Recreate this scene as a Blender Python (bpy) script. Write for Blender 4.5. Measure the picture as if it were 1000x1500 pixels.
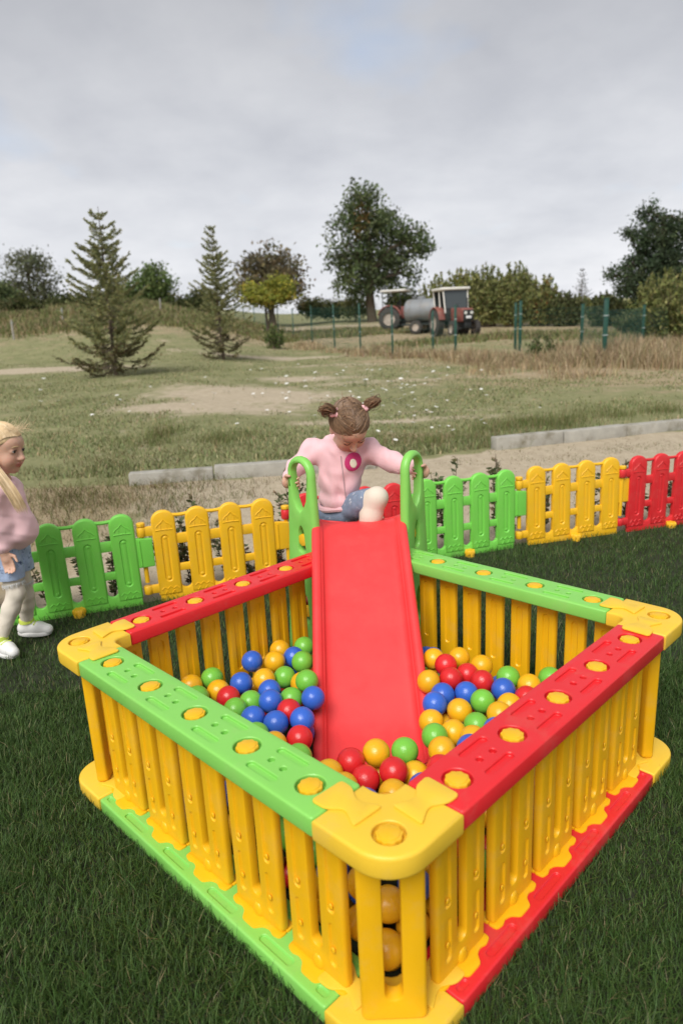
import bpy, bmesh, math, random
import numpy as np
from mathutils import Matrix, Vector, Euler
from mathutils.geometry import delaunay_2d_cdt

for o in list(bpy.data.objects): bpy.data.objects.remove(o)
SC = bpy.context.scene
COL = SC.collection
rad = math.radians

# ------------------------------------------------------------------ camera
CAM_POS = np.array([-0.06223, -1.87153, 1.34305])
CAM_R = np.array([[0.99885, -0.01238, -0.04636], [-0.04799, -0.25759, -0.96506], [0.0, 0.96617, -0.25789]])  # right, down, forward
FOC = 1011.0
cam_d = bpy.data.cameras.new('camera')
cam = bpy.data.objects.new('camera', cam_d); COL.objects.link(cam)
cam_d.sensor_fit = 'HORIZONTAL'; cam_d.sensor_width = 24.0; cam_d.lens = 24.0 * FOC / 1000.0
cam_d.clip_start = 0.05; cam_d.clip_end = 2000
cam_d.dof.use_dof = True; cam_d.dof.focus_distance = 2.25; cam_d.dof.aperture_fstop = 3.0
_r, _d, _f = [Vector(v) for v in CAM_R]
_m = Matrix.Identity(4)
for i in range(3):
    _m[i][0] = _r[i]; _m[i][1] = -_d[i]; _m[i][2] = -_f[i]; _m[i][3] = CAM_POS[i]
cam.matrix_world = _m
SC.camera = cam

def _ray(px, py):
    v = np.array([(px - 500) / FOC, (py - 750) / FOC, 1.0])
    return v @ CAM_R
def pt(px, py, Y):
    d = _ray(px, py); k = (Y - CAM_POS[1]) / d[1]
    return CAM_POS + k * d
def ptz(px, py, z):
    d = _ray(px, py); k = (z - CAM_POS[2]) / d[2]
    return CAM_POS + k * d

# ------------------------------------------------------------------ world and sun
SUN_EL, SUN_AZ = 50.0, 202.0        # azimuth clockwise from +Y, soft sun behind cloud, over the viewer's shoulder
w = bpy.data.worlds.new('World'); SC.world = w; w.use_nodes = True
nt = w.node_tree; nt.nodes.clear()
def N(t, typ, **kw):
    n = t.nodes.new(typ)
    for k, v in kw.items():
        if k == 'ins':
            for a, b in v.items(): n.inputs[a].default_value = b
        else: setattr(n, k, v)
    return n
L = nt.links.new
out = N(nt, 'ShaderNodeOutputWorld'); bg = N(nt, 'ShaderNodeBackground', ins={'Strength': 0.1})
sky = N(nt, 'ShaderNodeTexSky', sky_type='NISHITA', sun_disc=False, sun_elevation=rad(SUN_EL), sun_rotation=rad(SUN_AZ), air_density=1.0, dust_density=3.0)
tc = N(nt, 'ShaderNodeTexCoord'); sep = N(nt, 'ShaderNodeSeparateXYZ')
L(tc.outputs['Generated'], sep.inputs[0])
zz = N(nt, 'ShaderNodeMath', operation='ABSOLUTE'); L(sep.outputs[2], zz.inputs[0])
za = N(nt, 'ShaderNodeMath', operation='ADD', ins={1: 0.28}); L(zz.outputs[0], za.inputs[0])
dx = N(nt, 'ShaderNodeMath', operation='DIVIDE'); L(sep.outputs[0], dx.inputs[0]); L(za.outputs[0], dx.inputs[1])
dy = N(nt, 'ShaderNodeMath', operation='DIVIDE'); L(sep.outputs[1], dy.inputs[0]); L(za.outputs[0], dy.inputs[1])
cmb = N(nt, 'ShaderNodeCombineXYZ'); L(dx.outputs[0], cmb.inputs[0]); L(dy.outputs[0], cmb.inputs[1])
n1 = N(nt, 'ShaderNodeTexNoise', ins={'Scale': 1.2, 'Detail': 5.0, 'Roughness': 0.5, 'Distortion': 0.35}); L(cmb.outputs[0], n1.inputs['Vector'])
n2 = N(nt, 'ShaderNodeTexNoise', ins={'Scale': 4.2, 'Detail': 6.0, 'Roughness': 0.55}); L(cmb.outputs[0], n2.inputs['Vector'])
mx = N(nt, 'ShaderNodeMath', operation='MULTIPLY_ADD', ins={1: 0.35}); L(n2.outputs[0], mx.inputs[0]); 
m0 = N(nt, 'ShaderNodeMath', operation='MULTIPLY', ins={1: 0.65}); L(n1.outputs[0], m0.inputs[0]); L(m0.outputs[0], mx.inputs[2])
ramp = N(nt, 'ShaderNodeValToRGB'); L(mx.outputs[0], ramp.inputs[0])
SKYK = 1.0
e = ramp.color_ramp.elements
e[0].position = 0.30; e[0].color = (1.88, 1.92, 2.08, 1)
e[1].position = 0.70; e[1].color = (2.80, 2.81, 2.90, 1)
em = ramp.color_ramp.elements.new(0.5); em.color = (2.34, 2.37, 2.50, 1)
# overcast deck is a little thinner and brighter towards the horizon
er = N(nt, 'ShaderNodeMapRange', ins={'From Min': 0.0, 'From Max': 0.55, 'To Min': 1.50, 'To Max': 0.66}); L(zz.outputs[0], er.inputs[0])
vm = N(nt, 'ShaderNodeVectorMath', operation='SCALE'); L(ramp.outputs[0], vm.inputs[0]); L(er.outputs[0], vm.inputs['Scale'])
# thin breaks in the cloud where the blue sky shows
n3 = N(nt, 'ShaderNodeTexNoise', ins={'Scale': 1.9, 'Detail': 4.0, 'Roughness': 0.5}); 
n3v = N(nt, 'ShaderNodeVectorMath', operation='ADD'); n3v.inputs[1].default_value = (3.7, 1.9, 0.0)
L(cmb.outputs[0], n3v.inputs[0]); L(n3v.outputs[0], n3.inputs['Vector'])
br = N(nt, 'ShaderNodeMapRange', ins={'From Min': 0.60, 'From Max': 0.74, 'To Min': 0.96, 'To Max': 0.6}); L(n3.outputs[0], br.inputs[0])
skm = N(nt, 'ShaderNodeVectorMath', operation='SCALE', ins={'Scale': 0.9}); L(sky.outputs[0], skm.inputs[0])
mixc = N(nt, 'ShaderNodeMix', data_type='RGBA'); L(br.outputs[0], mixc.inputs['Factor'])
L(skm.outputs[0], mixc.inputs[6]); L(vm.outputs[0], mixc.inputs[7])
L(mixc.outputs[2], bg.inputs[0]); L(bg.outputs[0], out.inputs[0])

sd = bpy.data.lights.new('sun', 'SUN'); sun = bpy.data.objects.new('sun', sd); COL.objects.link(sun)
sd.energy = 1.5; sd.angle = rad(35); sd.color = (1.0, 0.965, 0.92)
_a, _e = rad(SUN_AZ), rad(SUN_EL)
sdir = Vector((math.sin(_a) * math.cos(_e), math.cos(_a) * math.cos(_e), math.sin(_e)))
sun.rotation_euler = sdir.to_track_quat('Z', 'Y').to_euler(); sun.location = (0, 0, 30)

vs = SC.view_settings
SC.display_settings.display_device = 'sRGB'
vs.view_transform = 'Standard'; vs.look = 'None'; vs.exposure = 1.3; vs.gamma = 1.0; vs.use_curve_mapping = False
SC.render.engine = 'CYCLES'
SC.cycles.use_denoising = True
SC.cycles.max_bounces = 8; SC.cycles.transparent_max_bounces = 12

# ------------------------------------------------------------------ helpers
def lin(r, g, b):
    f = lambda c: ((c / 255) / 12.92) if c / 255 <= 0.04045 else (((c / 255) + 0.055) / 1.055) ** 2.4
    return (f(r), f(g), f(b))
MATS = {}
def material(name, col, rough=0.5, var=0.0, vscale=8.0, bump=0.0, bscale=60.0, spec=0.5, metal=0.0, attr=None, trans=0.0, subsurf=0.0, coat=0.0, objrand=0.0, stretch=None, dirt=None, coord='Object', sheen=0.0):
    m = bpy.data.materials.new(name); m.use_nodes = True; t = m.node_tree; t.nodes.clear(); l = t.links.new
    o = N(t, 'ShaderNodeOutputMaterial'); p = N(t, 'ShaderNodeBsdfPrincipled')
    p.inputs['Roughness'].default_value = rough; p.inputs['Metallic'].default_value = metal
    p.inputs['Specular IOR Level'].default_value = spec
    if coat: p.inputs['Coat Weight'].default_value = coat; p.inputs['Coat Roughness'].default_value = 0.2
    if sheen: p.inputs['Sheen Weight'].default_value = sheen
    if subsurf:
        p.inputs['Subsurface Weight'].default_value = subsurf; p.inputs['Subsurface Scale'].default_value = 0.01
        p.inputs['Subsurface Radius'].default_value = (1.0, 0.5, 0.3)
    c = tc_ = None
    tcn = N(t, 'ShaderNodeTexCoord'); vec = tcn.outputs[coord]
    if stretch:
        mp = N(t, 'ShaderNodeMapping'); mp.inputs['Scale'].default_value = stretch; l(vec, mp.inputs[0]); vec = mp.outputs[0]
    if attr:
        an = N(t, 'ShaderNodeAttribute', attribute_name=attr); csock = an.outputs['Color']
    else:
        rg = N(t, 'ShaderNodeRGB'); rg.outputs[0].default_value = (*col, 1); csock = rg.outputs[0]
    if var or objrand:
        hs = N(t, 'ShaderNodeHueSaturation'); l(csock, hs.inputs['Color']); fac = None
        if var:
            nz = N(t, 'ShaderNodeTexNoise', ins={'Scale': vscale, 'Detail': 5.0, 'Roughness': 0.6}); l(vec, nz.inputs['Vector'])
            mr = N(t, 'ShaderNodeMapRange', ins={'From Min': 0.25, 'From Max': 0.75, 'To Min': 1 - var, 'To Max': 1 + var}); l(nz.outputs[0], mr.inputs[0]); fac = mr.outputs[0]
        if objrand:
            oi = N(t, 'ShaderNodeObjectInfo')
            m2 = N(t, 'ShaderNodeMapRange', ins={'From Min': 0.0, 'From Max': 1.0, 'To Min': 1 - objrand, 'To Max': 1 + objrand}); l(oi.outputs['Random'], m2.inputs[0])
            if fac is not None:
                mm = N(t, 'ShaderNodeMath', operation='MULTIPLY'); l(fac, mm.inputs[0]); l(m2.outputs[0], mm.inputs[1]); fac = mm.outputs[0]
            else: fac = m2.outputs[0]
        l(fac, hs.inputs['Value']); csock = hs.outputs[0]
    if dirt:
        dc, dscale, dlo, dhi = dirt
        nz = N(t, 'ShaderNodeTexNoise', ins={'Scale': dscale, 'Detail': 8.0, 'Roughness': 0.65}); l(vec, nz.inputs['Vector'])
        mr = N(t, 'ShaderNodeMapRange', ins={'From Min': dlo, 'From Max': dhi}); l(nz.outputs[0], mr.inputs[0])
        mc = N(t, 'ShaderNodeMix', data_type='RGBA'); l(mr.outputs[0], mc.inputs['Factor']); l(csock, mc.inputs[6]); mc.inputs[7].default_value = (*dc, 1)
        csock = mc.outputs[2]
    l(csock, p.inputs['Base Color'])
    if bump:
        nb = N(t, 'ShaderNodeTexNoise', ins={'Scale': bscale, 'Detail': 4.0, 'Roughness': 0.6}); l(vec, nb.inputs['Vector'])
        bp = N(t, 'ShaderNodeBump', ins={'Strength': bump, 'Distance': 0.01}); l(nb.outputs[0], bp.inputs['Height']); l(bp.outputs[0], p.inputs['Normal'])
    if trans:
        tr = N(t, 'ShaderNodeBsdfTranslucent'); l(csock, tr.inputs[0]); ms = N(t, 'ShaderNodeMixShader', ins={0: trans})
        l(p.outputs[0], ms.inputs[1]); l(tr.outputs[0], ms.inputs[2]); l(ms.outputs[0], o.inputs[0])
    else: l(p.outputs[0], o.inputs[0])
    MATS[name] = m
    return m

def plastic(name, col, rough=0.38, var=0.05, bump=0.06, wear=0.20):
    m = material(name, col, rough=rough, var=var, vscale=5.0, bump=bump, bscale=420.0, spec=0.45, subsurf=0.0)
    # handling wear: dusty film in blotches, duller and rougher there
    t = m.node_tree; l = t.links.new; p = next(n for n in t.nodes if n.type == 'BSDF_PRINCIPLED'); src = p.inputs['Base Color'].links[0].from_socket
    tcn = next(n for n in t.nodes if n.type == 'TEX_COORD')
    nz = N(t, 'ShaderNodeTexNoise', ins={'Scale': 9.0, 'Detail': 9.0, 'Roughness': 0.72}); l(tcn.outputs['Object'], nz.inputs['Vector'])
    mr = N(t, 'ShaderNodeMapRange', ins={'From Min': 0.52, 'From Max': 0.78, 'To Min': 0.0, 'To Max': wear}); l(nz.outputs[0], mr.inputs[0])
    mc = N(t, 'ShaderNodeMix', data_type='RGBA'); l(mr.outputs[0], mc.inputs['Factor']); l(src, mc.inputs[6]); mc.inputs[7].default_value = (0.40, 0.33, 0.22, 1); l(mc.outputs[2], p.inputs['Base Color'])
    m2 = N(t, 'ShaderNodeMapRange', ins={'From Min': 0.35, 'From Max': 0.7, 'To Min': rough - 0.06, 'To Max': rough + 0.22}); l(nz.outputs[0], m2.inputs[0]); l(m2.outputs[0], p.inputs['Roughness'])
    return m

YEL = plastic('yellow_plastic', (0.80, 0.455, 0.012))
YELC = plastic('corner_yellow_plastic', (0.82, 0.53, 0.04))
ORA = plastic('slat_yellow_plastic', (0.83, 0.455, 0.008), rough=0.34)  # more orange than the corner caps: shading and bounced light put into the colour
GRN = plastic('green_plastic', (0.225, 0.58, 0.105))
RED = plastic('red_plastic', (0.70, 0.022, 0.028))
SLIDE_RED = plastic('slide_red_plastic', (0.77, 0.045, 0.047), rough=0.42, var=0.02, wear=0.05)
FGRN = plastic('fence_green_plastic', (0.185, 0.61, 0.08))
FYEL = plastic('fence_yellow_plastic', (0.84, 0.48, 0.016))
FRED = plastic('fence_red_plastic', (0.66, 0.025, 0.03))

def tag(o, label=None, cat=None, group=None, kind=None):
    if label: o['label'] = label
    if cat: o['category'] = cat
    if group: o['group'] = group
    if kind: o['kind'] = kind
    return o
def empty(name, loc=(0, 0, 0), rz=0.0, label=None, cat=None, group=None, parent=None, rot=None):
    o = bpy.data.objects.new(name, None); COL.objects.link(o)
    o.location = loc; o.rotation_euler = rot if rot is not None else (0, 0, rz); o.empty_display_size = 0.1
    if parent: o.parent = parent
    return tag(o, label, cat, group)
def link(name, me, mat=None, parent=None, M=None):
    o = bpy.data.objects.new(name, me); COL.objects.link(o)
    if mat is not None and not me.materials: me.materials.append(mat)
    if parent: o.parent = parent
    if M is not None: o.matrix_local = M
    return o
def mk_mesh(name, V, F, smooth=True):
    me = bpy.data.meshes.new(name)
    me.from_pydata([tuple(v) for v in V], [], [tuple(f) for f in F]); me.update()
    if smooth: me.polygons.foreach_set('use_smooth', [True] * len(me.polygons))
    return me
def copy_tree(o, parent=None):
    c = o.copy(); COL.objects.link(c); c.parent = parent
    for ch in o.children: copy_tree(ch, c)
    return c
def big_mesh(name, V, faces_n, loops, smooth=False, colors=None):
    """V (n,3) ; loops flat int array ; faces_n verts per face (int, constant)"""
    me = bpy.data.meshes.new(name)
    nf = len(loops) // faces_n
    me.vertices.add(len(V)); me.vertices.foreach_set('co', np.asarray(V, np.float32).ravel())
    me.loops.add(len(loops)); me.loops.foreach_set('vertex_index', np.asarray(loops, np.int32))
    me.polygons.add(nf); me.polygons.foreach_set('loop_start', np.arange(0, nf * faces_n, faces_n, dtype=np.int32))
    if smooth: me.polygons.foreach_set('use_smooth', np.ones(nf, bool))
    me.update(calc_edges=True)
    if colors is not None:
        a = me.color_attributes.new('col', 'FLOAT_COLOR', 'POINT')
        c4 = np.ones((len(V), 4), np.float32); c4[:, :3] = colors; a.data.foreach_set('color', c4.ravel())
    return me

# ---- 2D polygons
def stadium(cx, cy, lx, ly, n=6):
    """rounded slot, total size lx x ly"""
    r = min(lx, ly) / 2; P = []
    hx, hy = lx / 2 - r, ly / 2 - r
    for qx, qy, a0 in ((hx, hy, 0), (-hx, hy, 90), (-hx, -hy, 180), (hx, -hy, 270)):
        for i in range(n + 1):
            a = rad(a0 + 90 * i / n); P.append((cx + qx + r * math.cos(a), cy + qy + r * math.sin(a)))
    out_ = []
    for q in P:
        if not out_ or math.hypot(q[0] - out_[-1][0], q[1] - out_[-1][1]) > 1e-6: out_.append(q)
    if math.hypot(out_[0][0] - out_[-1][0], out_[0][1] - out_[-1][1]) < 1e-6: out_.pop()
    return out_
def rrect(x0, x1, y0, y1, r, n=4):
    P = []
    rs = r if isinstance(r, (list, tuple)) else (r, r, r, r)
    for (qx, qy, sx, sy, a0, rr) in ((x1, y1, -1, -1, 0, rs[0]), (x0, y1, 1, -1, 90, rs[1]), (x0, y0, 1, 1, 180, rs[2]), (x1, y0, -1, 1, 270, rs[3])):
        if rr < 1e-6: P.append((qx, qy)); continue
        for i in range(n + 1):
            a = rad(a0 + 90 * i / n); P.append((qx + sx * rr + rr * math.cos(a), qy + sy * rr + rr * math.sin(a)))
    return P
def circle(cx, cy, r, n=20, lob=0.0, k=9):
    return [(cx + r * (1 + lob * math.cos(k * 2 * math.pi * i / n)) * math.cos(2 * math.pi * i / n), cy + r * (1 + lob * math.cos(k * 2 * math.pi * i / n)) * math.sin(2 * math.pi * i / n)) for i in range(n)]
def area2(P): return sum(P[i][0] * P[(i + 1) % len(P)][1] - P[(i + 1) % len(P)][0] * P[i][1] for i in range(len(P)))
def round_poly(P, r, n=3):
    """round the corners of a polygon"""
    out_ = []; m = len(P)
    for i in range(m):
        a, b, c = Vector(P[i - 1]), Vector(P[i]), Vector(P[(i + 1) % m])
        u, v = (a - b), (c - b); lu, lv = u.length, v.length; u.normalize(); v.normalize()
        d = min(r, lu * 0.45, lv * 0.45)
        p0, p1 = b + u * d, b + v * d
        for k in range(n + 1):
            t = k / n; q = p0 * (1 - t) ** 2 + b * 2 * t * (1 - t) + p1 * t * t; out_.append((q.x, q.y))
    return out_
def offset(P, d):
    """positive d = inwards for CCW"""
    m = len(P); R = []
    for i in range(m):
        a, b, c = P[i - 1], P[i], P[(i + 1) % m]
        e1 = (b[0] - a[0], b[1] - a[1]); e2 = (c[0] - b[0], c[1] - b[1])
        l1 = math.hypot(*e1) or 1e-9; l2 = math.hypot(*e2) or 1e-9
        n1 = (-e1[1] / l1, e1[0] / l1); n2 = (-e2[1] / l2, e2[0] / l2)
        nx, ny = n1[0] + n2[0], n1[1] + n2[1]; l = math.hypot(nx, ny) or 1e-9; nx /= l; ny /= l
        cs = max(0.45, nx * n1[0] + ny * n1[1])
        R.append((b[0] + nx * d / cs, b[1] + ny * d / cs))
    return R
def inside(p, P):
    x, y = p; c = False; j = len(P) - 1
    for i in range(len(P)):
        if (P[i][1] > y) != (P[j][1] > y) and x < (P[j][0] - P[i][0]) * (y - P[i][1]) / (P[j][1] - P[i][1]) + P[i][0]: c = not c
        j = i
    return c

class MB:
    def __init__(s): s.V = []; s.F = []
    def add(s, V, F, M=None):
        o = len(s.V)
        for v in V: s.V.append(tuple(M @ Vector(v)) if M is not None else tuple(v))
        for f in F: s.F.append(tuple(i + o for i in f))
        return s
    def cap(s, loops, z, flip, ids):
        """fill region bounded by loops[0] minus the other loops; ids = start index of each loop's vertices"""
        pts = [Vector(p) for lp in loops for p in lp]; ed = []; k = 0; gid = []
        for li, lp in enumerate(loops):
            for i in range(len(lp)): ed.append((k + i, k + (i + 1) % len(lp))); gid.append(ids[li] + i)
            k += len(lp)
        ov, oe, of, vi, _, _ = delaunay_2d_cdt(pts, ed, [], 1, 1e-7)
        mp = [gid[v[0]] if v else None for v in vi]
        for f in of:
            c = sum((ov[i] for i in f), Vector((0, 0))) / len(f)
            if not inside(c, loops[0]) or any(inside(c, h) for h in loops[1:]): continue
            if any(mp[i] is None for i in f): continue
            q = [mp[i] for i in f]
            a = sum(ov[f[i]].x * ov[f[(i + 1) % len(f)]].y - ov[f[(i + 1) % len(f)]].x * ov[f[i]].y for i in range(len(f)))
            if (a < 0) != flip: q = q[::-1]
            s.F.append(tuple(q))
    def ring(s, P, z):
        o = len(s.V); s.V += [(p[0], p[1], z) for p in P]; return o
    def bridge(s, a, b, n, flip=False):
        for i in range(n):
            j = (i + 1) % n; f = (a + i, a + j, b + j, b + i); s.F.append(f[::-1] if flip else f)
    def plate(s, P, z0, z1, b=0.006, through=(), blind=(), back_blind=(), hb=0.002, steps=3):
        if area2(P) < 0: P = P[::-1]
        n = len(P); prof = []
        for k in range(steps + 1):
            a = math.pi / 2 * k / steps; prof.append((b * (1 - math.sin(a)), b * (1 - math.cos(a))))   # (inset, drop from z0 side)
        # from the bottom up: at z0 inset b -> inset 0 at z0+b ; then up to z1
        rings = []
        for ins, dr in prof: rings.append(s.ring(offset(P, ins), z0 + dr))
        for ins, dr in prof[::-1]: rings.append(s.ring(offset(P, ins), z1 - dr))
        for a, c in zip(rings[:-1], rings[1:]): s.bridge(a, c, n)
        top = [offset(P, b)]; ti = [rings[-1]]; bot = [offset(P, b)]; bi = [rings[0]]
        for H in through:
            if area2(H) < 0: H = H[::-1]
            m = len(H); h2 = offset(H, -hb * 2)
            r = [s.ring(h2, z0), s.ring(offset(H, -hb * .6), z0 + hb * .6), s.ring(H, z0 + hb * 2), s.ring(H, z1 - hb * 2), s.ring(offset(H, -hb * .6), z1 - hb * .6), s.ring(h2, z1)]
            for a, c in zip(r[:-1], r[1:]): s.bridge(a, c, m, True)
            top.append(h2); ti.append(r[-1]); bot.append(h2); bi.append(r[0])
        for lst, zt, sg, loops, ids in ((blind, z1, -1, top, ti), (back_blind, z0, 1, bot, bi)):
            for H, dp in lst:
                if area2(H) < 0: H = H[::-1]
                m = len(H); h2 = offset(H, -hb)
                r = [s.ring(h2, zt), s.ring(H, zt + sg * hb), s.ring(H, zt + sg * (dp - hb * .5)), s.ring(offset(H, hb * .5), zt + sg * dp)]
                for a, c in zip(r[:-1], r[1:]): s.bridge(a, c, m, sg > 0)
                f = tuple(r[-1] + i for i in range(m)); s.F.append(f if sg < 0 else f[::-1])
                loops.append(h2); ids.append(r[0])
        s.cap(top, z1, False, ti); s.cap(bot, z0, True, bi)
        return s
    def tube(s, pts, rr, sides=8, closed=False, caps=True):
        pts = [Vector(p) for p in pts]; n = len(pts)
        if not hasattr(rr, '__len__'): rr = [rr] * n
        up = None; base = len(s.V)
        for i in range(n):
            if closed: t = pts[(i + 1) % n] - pts[i - 1]
            else: t = pts[min(i + 1, n - 1)] - pts[max(i - 1, 0)]
            t.normalize()
            if up is None:
                up = Vector((0, 0, 1)) if abs(t.z) < 0.9 else Vector((1, 0, 0))
            up = (up - t * up.dot(t)).normalized(); sd_ = t.cross(up)
            for k in range(sides):
                a = 2 * math.pi * k / sides; q = pts[i] + (up * math.cos(a) + sd_ * math.sin(a)) * rr[i]; s.V.append(tuple(q))
        m = n if closed else n - 1
        for i in range(m):
            a = base + i * sides; c = base + ((i + 1) % n) * sides
            for k in range(sides):
                j = (k + 1) % sides; s.F.append((a + k, c + k, c + j, a + j))
        if caps and not closed:
            s.F.append(tuple(base + k for k in range(sides))); s.F.append(tuple(base + (n - 1) * sides + k for k in range(sides))[::-1])
        return s
    def box(s, x0, x1, y0, y1, z0, z1, b=0.0):
        if b > 0: return s.plate(rrect(x0, x1, y0, y1, b, 2), z0, z1, b * 0.8, steps=2)
        V = [(x, y, z) for z in (z0, z1) for y in (y0, y1) for x in (x0, x1)]
        return s.add(V, [(0, 2, 3, 1), (4, 5, 7, 6), (0, 1, 5, 4), (2, 6, 7, 3), (0, 4, 6, 2), (1, 3, 7, 5)])
    def sphere(s, c, r, nu=16, nv=10, M=None):
        rx, ry, rz = r if hasattr(r, '__len__') else (r, r, r)
        V = [(0, 0, rz)]; F = []
        for j in range(1, nv):
            a = math.pi * j / nv
            for i in range(nu):
                b = 2 * math.pi * i / nu; V.append((rx * math.sin(a) * math.cos(b), ry * math.sin(a) * math.sin(b), rz * math.cos(a)))
        V.append((0, 0, -rz)); last = len(V) - 1
        for i in range(nu): F.append((0, 1 + i, 1 + (i + 1) % nu)); F.append((last, 1 + (nv - 2) * nu + (i + 1) % nu, 1 + (nv - 2) * nu + i))
        for j in range(nv - 2):
            for i in range(nu):
                a = 1 + j * nu + i; b = 1 + j * nu + (i + 1) % nu; F.append((a, a + nu, b + nu, b))
        T = Matrix.Translation(c)
        if M is not None: T = T @ M
        return s.add(V, F, T)
    def revolve(s, prof, n=20, M=None, cap_top=True, cap_bot=True):
        V = []; F = []; m = len(prof)
        for (r, z) in prof:
            for i in range(n): V.append((r * math.cos(2 * math.pi * i / n), r * math.sin(2 * math.pi * i / n), z))
        for k in range(m - 1):
            for i in range(n):
                j = (i + 1) % n; F.append((k * n + i, k * n + j, (k + 1) * n + j, (k + 1) * n + i))
        if cap_bot: F.append(tuple(range(n))[::-1])
        if cap_top: F.append(tuple((m - 1) * n + i for i in range(n)))
        return s.add(V, F, M)
    def mesh(s, name, smooth=True, auto=True):
        me = mk_mesh(name, s.V, s.F, smooth)
        if smooth and auto:
            try: me.set_sharp_from_angle(angle=rad(42))
            except Exception: pass
        return me
    def build(s, name, mat, parent=None, M=None, smooth=True): return link(name, s.mesh(name, smooth), mat, parent, M)

RX90 = Matrix.Rotation(rad(90), 4, 'X')   # plate (x,y)->(x,z): plate thickness goes along -y
def T(x, y, z): return Matrix.Translation((x, y, z))
def RZ(a): return Matrix.Rotation(a, 4, 'Z')
rng = np.random.default_rng(7); random.seed(7)

# ------------------------------------------------------------------ terrain
def fence_y(X): return 1.807 + 0.294 * X
def hfun(X, Y):
    X = np.asarray(X, float); Y = np.asarray(Y, float)
    b = np.interp(Y, [7, 12, 16, 25, 37, 46, 68, 120, 420], [0, .02, .05, .15, .55, 1.0, 2.1, 4.0, 9.0])
    t = np.clip((-X - .05 * Y) / (.25 * np.maximum(Y, 1)), 0, 1); t = t * t * (3 - 2 * t)
    b = b + t * np.interp(Y, [4, 8, 18, 25, 36, 48, 80], [0.0, .12, .30, .45, 1.5, 2.3, 3.5])
    out_ = np.clip((Y - fence_y(X) - 0.15) / 0.5, 0, 1)
    und = 0.02 * np.sin(X * 1.3 + 0.4 * Y) * np.sin(Y * 0.9 + 1) + 0.012 * np.sin(X * 3.1) * np.sin(2.7 * Y + .5)
    return np.where(out_ > 0, (b + und * np.clip((Y - 5) / 4, 0.25, 1)) * out_, 0) - 0.035 * (1 - out_)
def ground(px, py, Y):
    p = pt(px, py, Y); return Vector((p[0], Y, float(hfun(p[0], Y))))

def grid_terrain():
    xs = np.sinh(np.linspace(-1, 1, 301) * 4.4) / np.sinh(4.4) * 160
    ys = np.concatenate([np.linspace(-8, 12, 130), 12 + (np.exp(np.linspace(0, 1, 150) * 4.2) - 1) / (np.exp(4.2) - 1) * 400][0:2])
    ys = np.unique(ys)
    Xg, Yg = np.meshgrid(xs, ys); Z = hfun(Xg, Yg)
    V = np.stack([Xg, Yg, Z], -1).reshape(-1, 3); nx, ny = len(xs), len(ys)
    i = np.arange(nx - 1)[None, :] + nx * np.arange(ny - 1)[:, None]
    lp = np.stack([i, i + 1, i + 1 + nx, i + nx], -1).reshape(-1)
    # what grows where: R = bare sand, G = green, B = dry brown grass
    X, Y = V[:, 0], V[:, 1]
    def bump_(cx, cy, sx, sy): return np.exp(-(((X - cx) / sx) ** 2 + ((Y - cy) / sy) ** 2))
    sand = np.zeros(len(V)); dry = np.zeros(len(V))
    fy = fence_y(X)
    curb = np.interp(X, [-2.0, -.5, 1.6, 4.0], [4.41, 4.61, 5.39, 6.13])
    strip = ((Y > fy) & (Y < curb)).astype(float)
    sand += strip * np.clip((X + 2.1) / 0.9, 0.15, 1)
    dry += strip * np.clip((-1.2 - X) / 0.7, 0, 1) * .8
    for (px, py, Yd, sx, sy, a) in ((360, 575, 12.5, 1.9, 1.9, 1.15), (300, 595, 10, 1.4, .8, .8), (20, 537, 20.5, 3.2, .7, 1.2), (60, 533, 21.5, 3, .5, 1.0), (440, 545, 17, 2.2, .8, .6), (560, 612, 8.2, 1.4, .28, .75), (630, 600, 9.0, .8, .25, .6), (600, 555, 15, 2.0, .6, .5), (480, 470, 55, 14, 3, .5), (400, 505, 27, 3.5, .8, .8), (500, 520, 22, 2.5, .6, .6)):
        p = pt(px, py, Yd); sand += a * bump_(p[0], Yd, sx, sy)
    for (px, py, Yd, sx, sy, a) in ((640, 520, 23, 3.0, 4.0, .9), (760, 560, 15, 4.0, 2.5, .35), (930, 570, 13, 3.0, 3.0, .6), (150, 475, 40, 12, 7, 1.0), (500, 475, 48, 12, 10, .9), (800, 480, 38, 10, 10, .8), (640, 640, 6.4, .9, .5, .7)):
        p = pt(px, py, Yd); dry += a * bump_(p[0], Yd, sx, sy)
    c = np.stack([np.clip(sand, 0, 1.3), np.zeros(len(V)), np.clip(dry, 0, 1.2)], -1)
    return big_mesh('ground', V, 4, lp, True, c)

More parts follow.
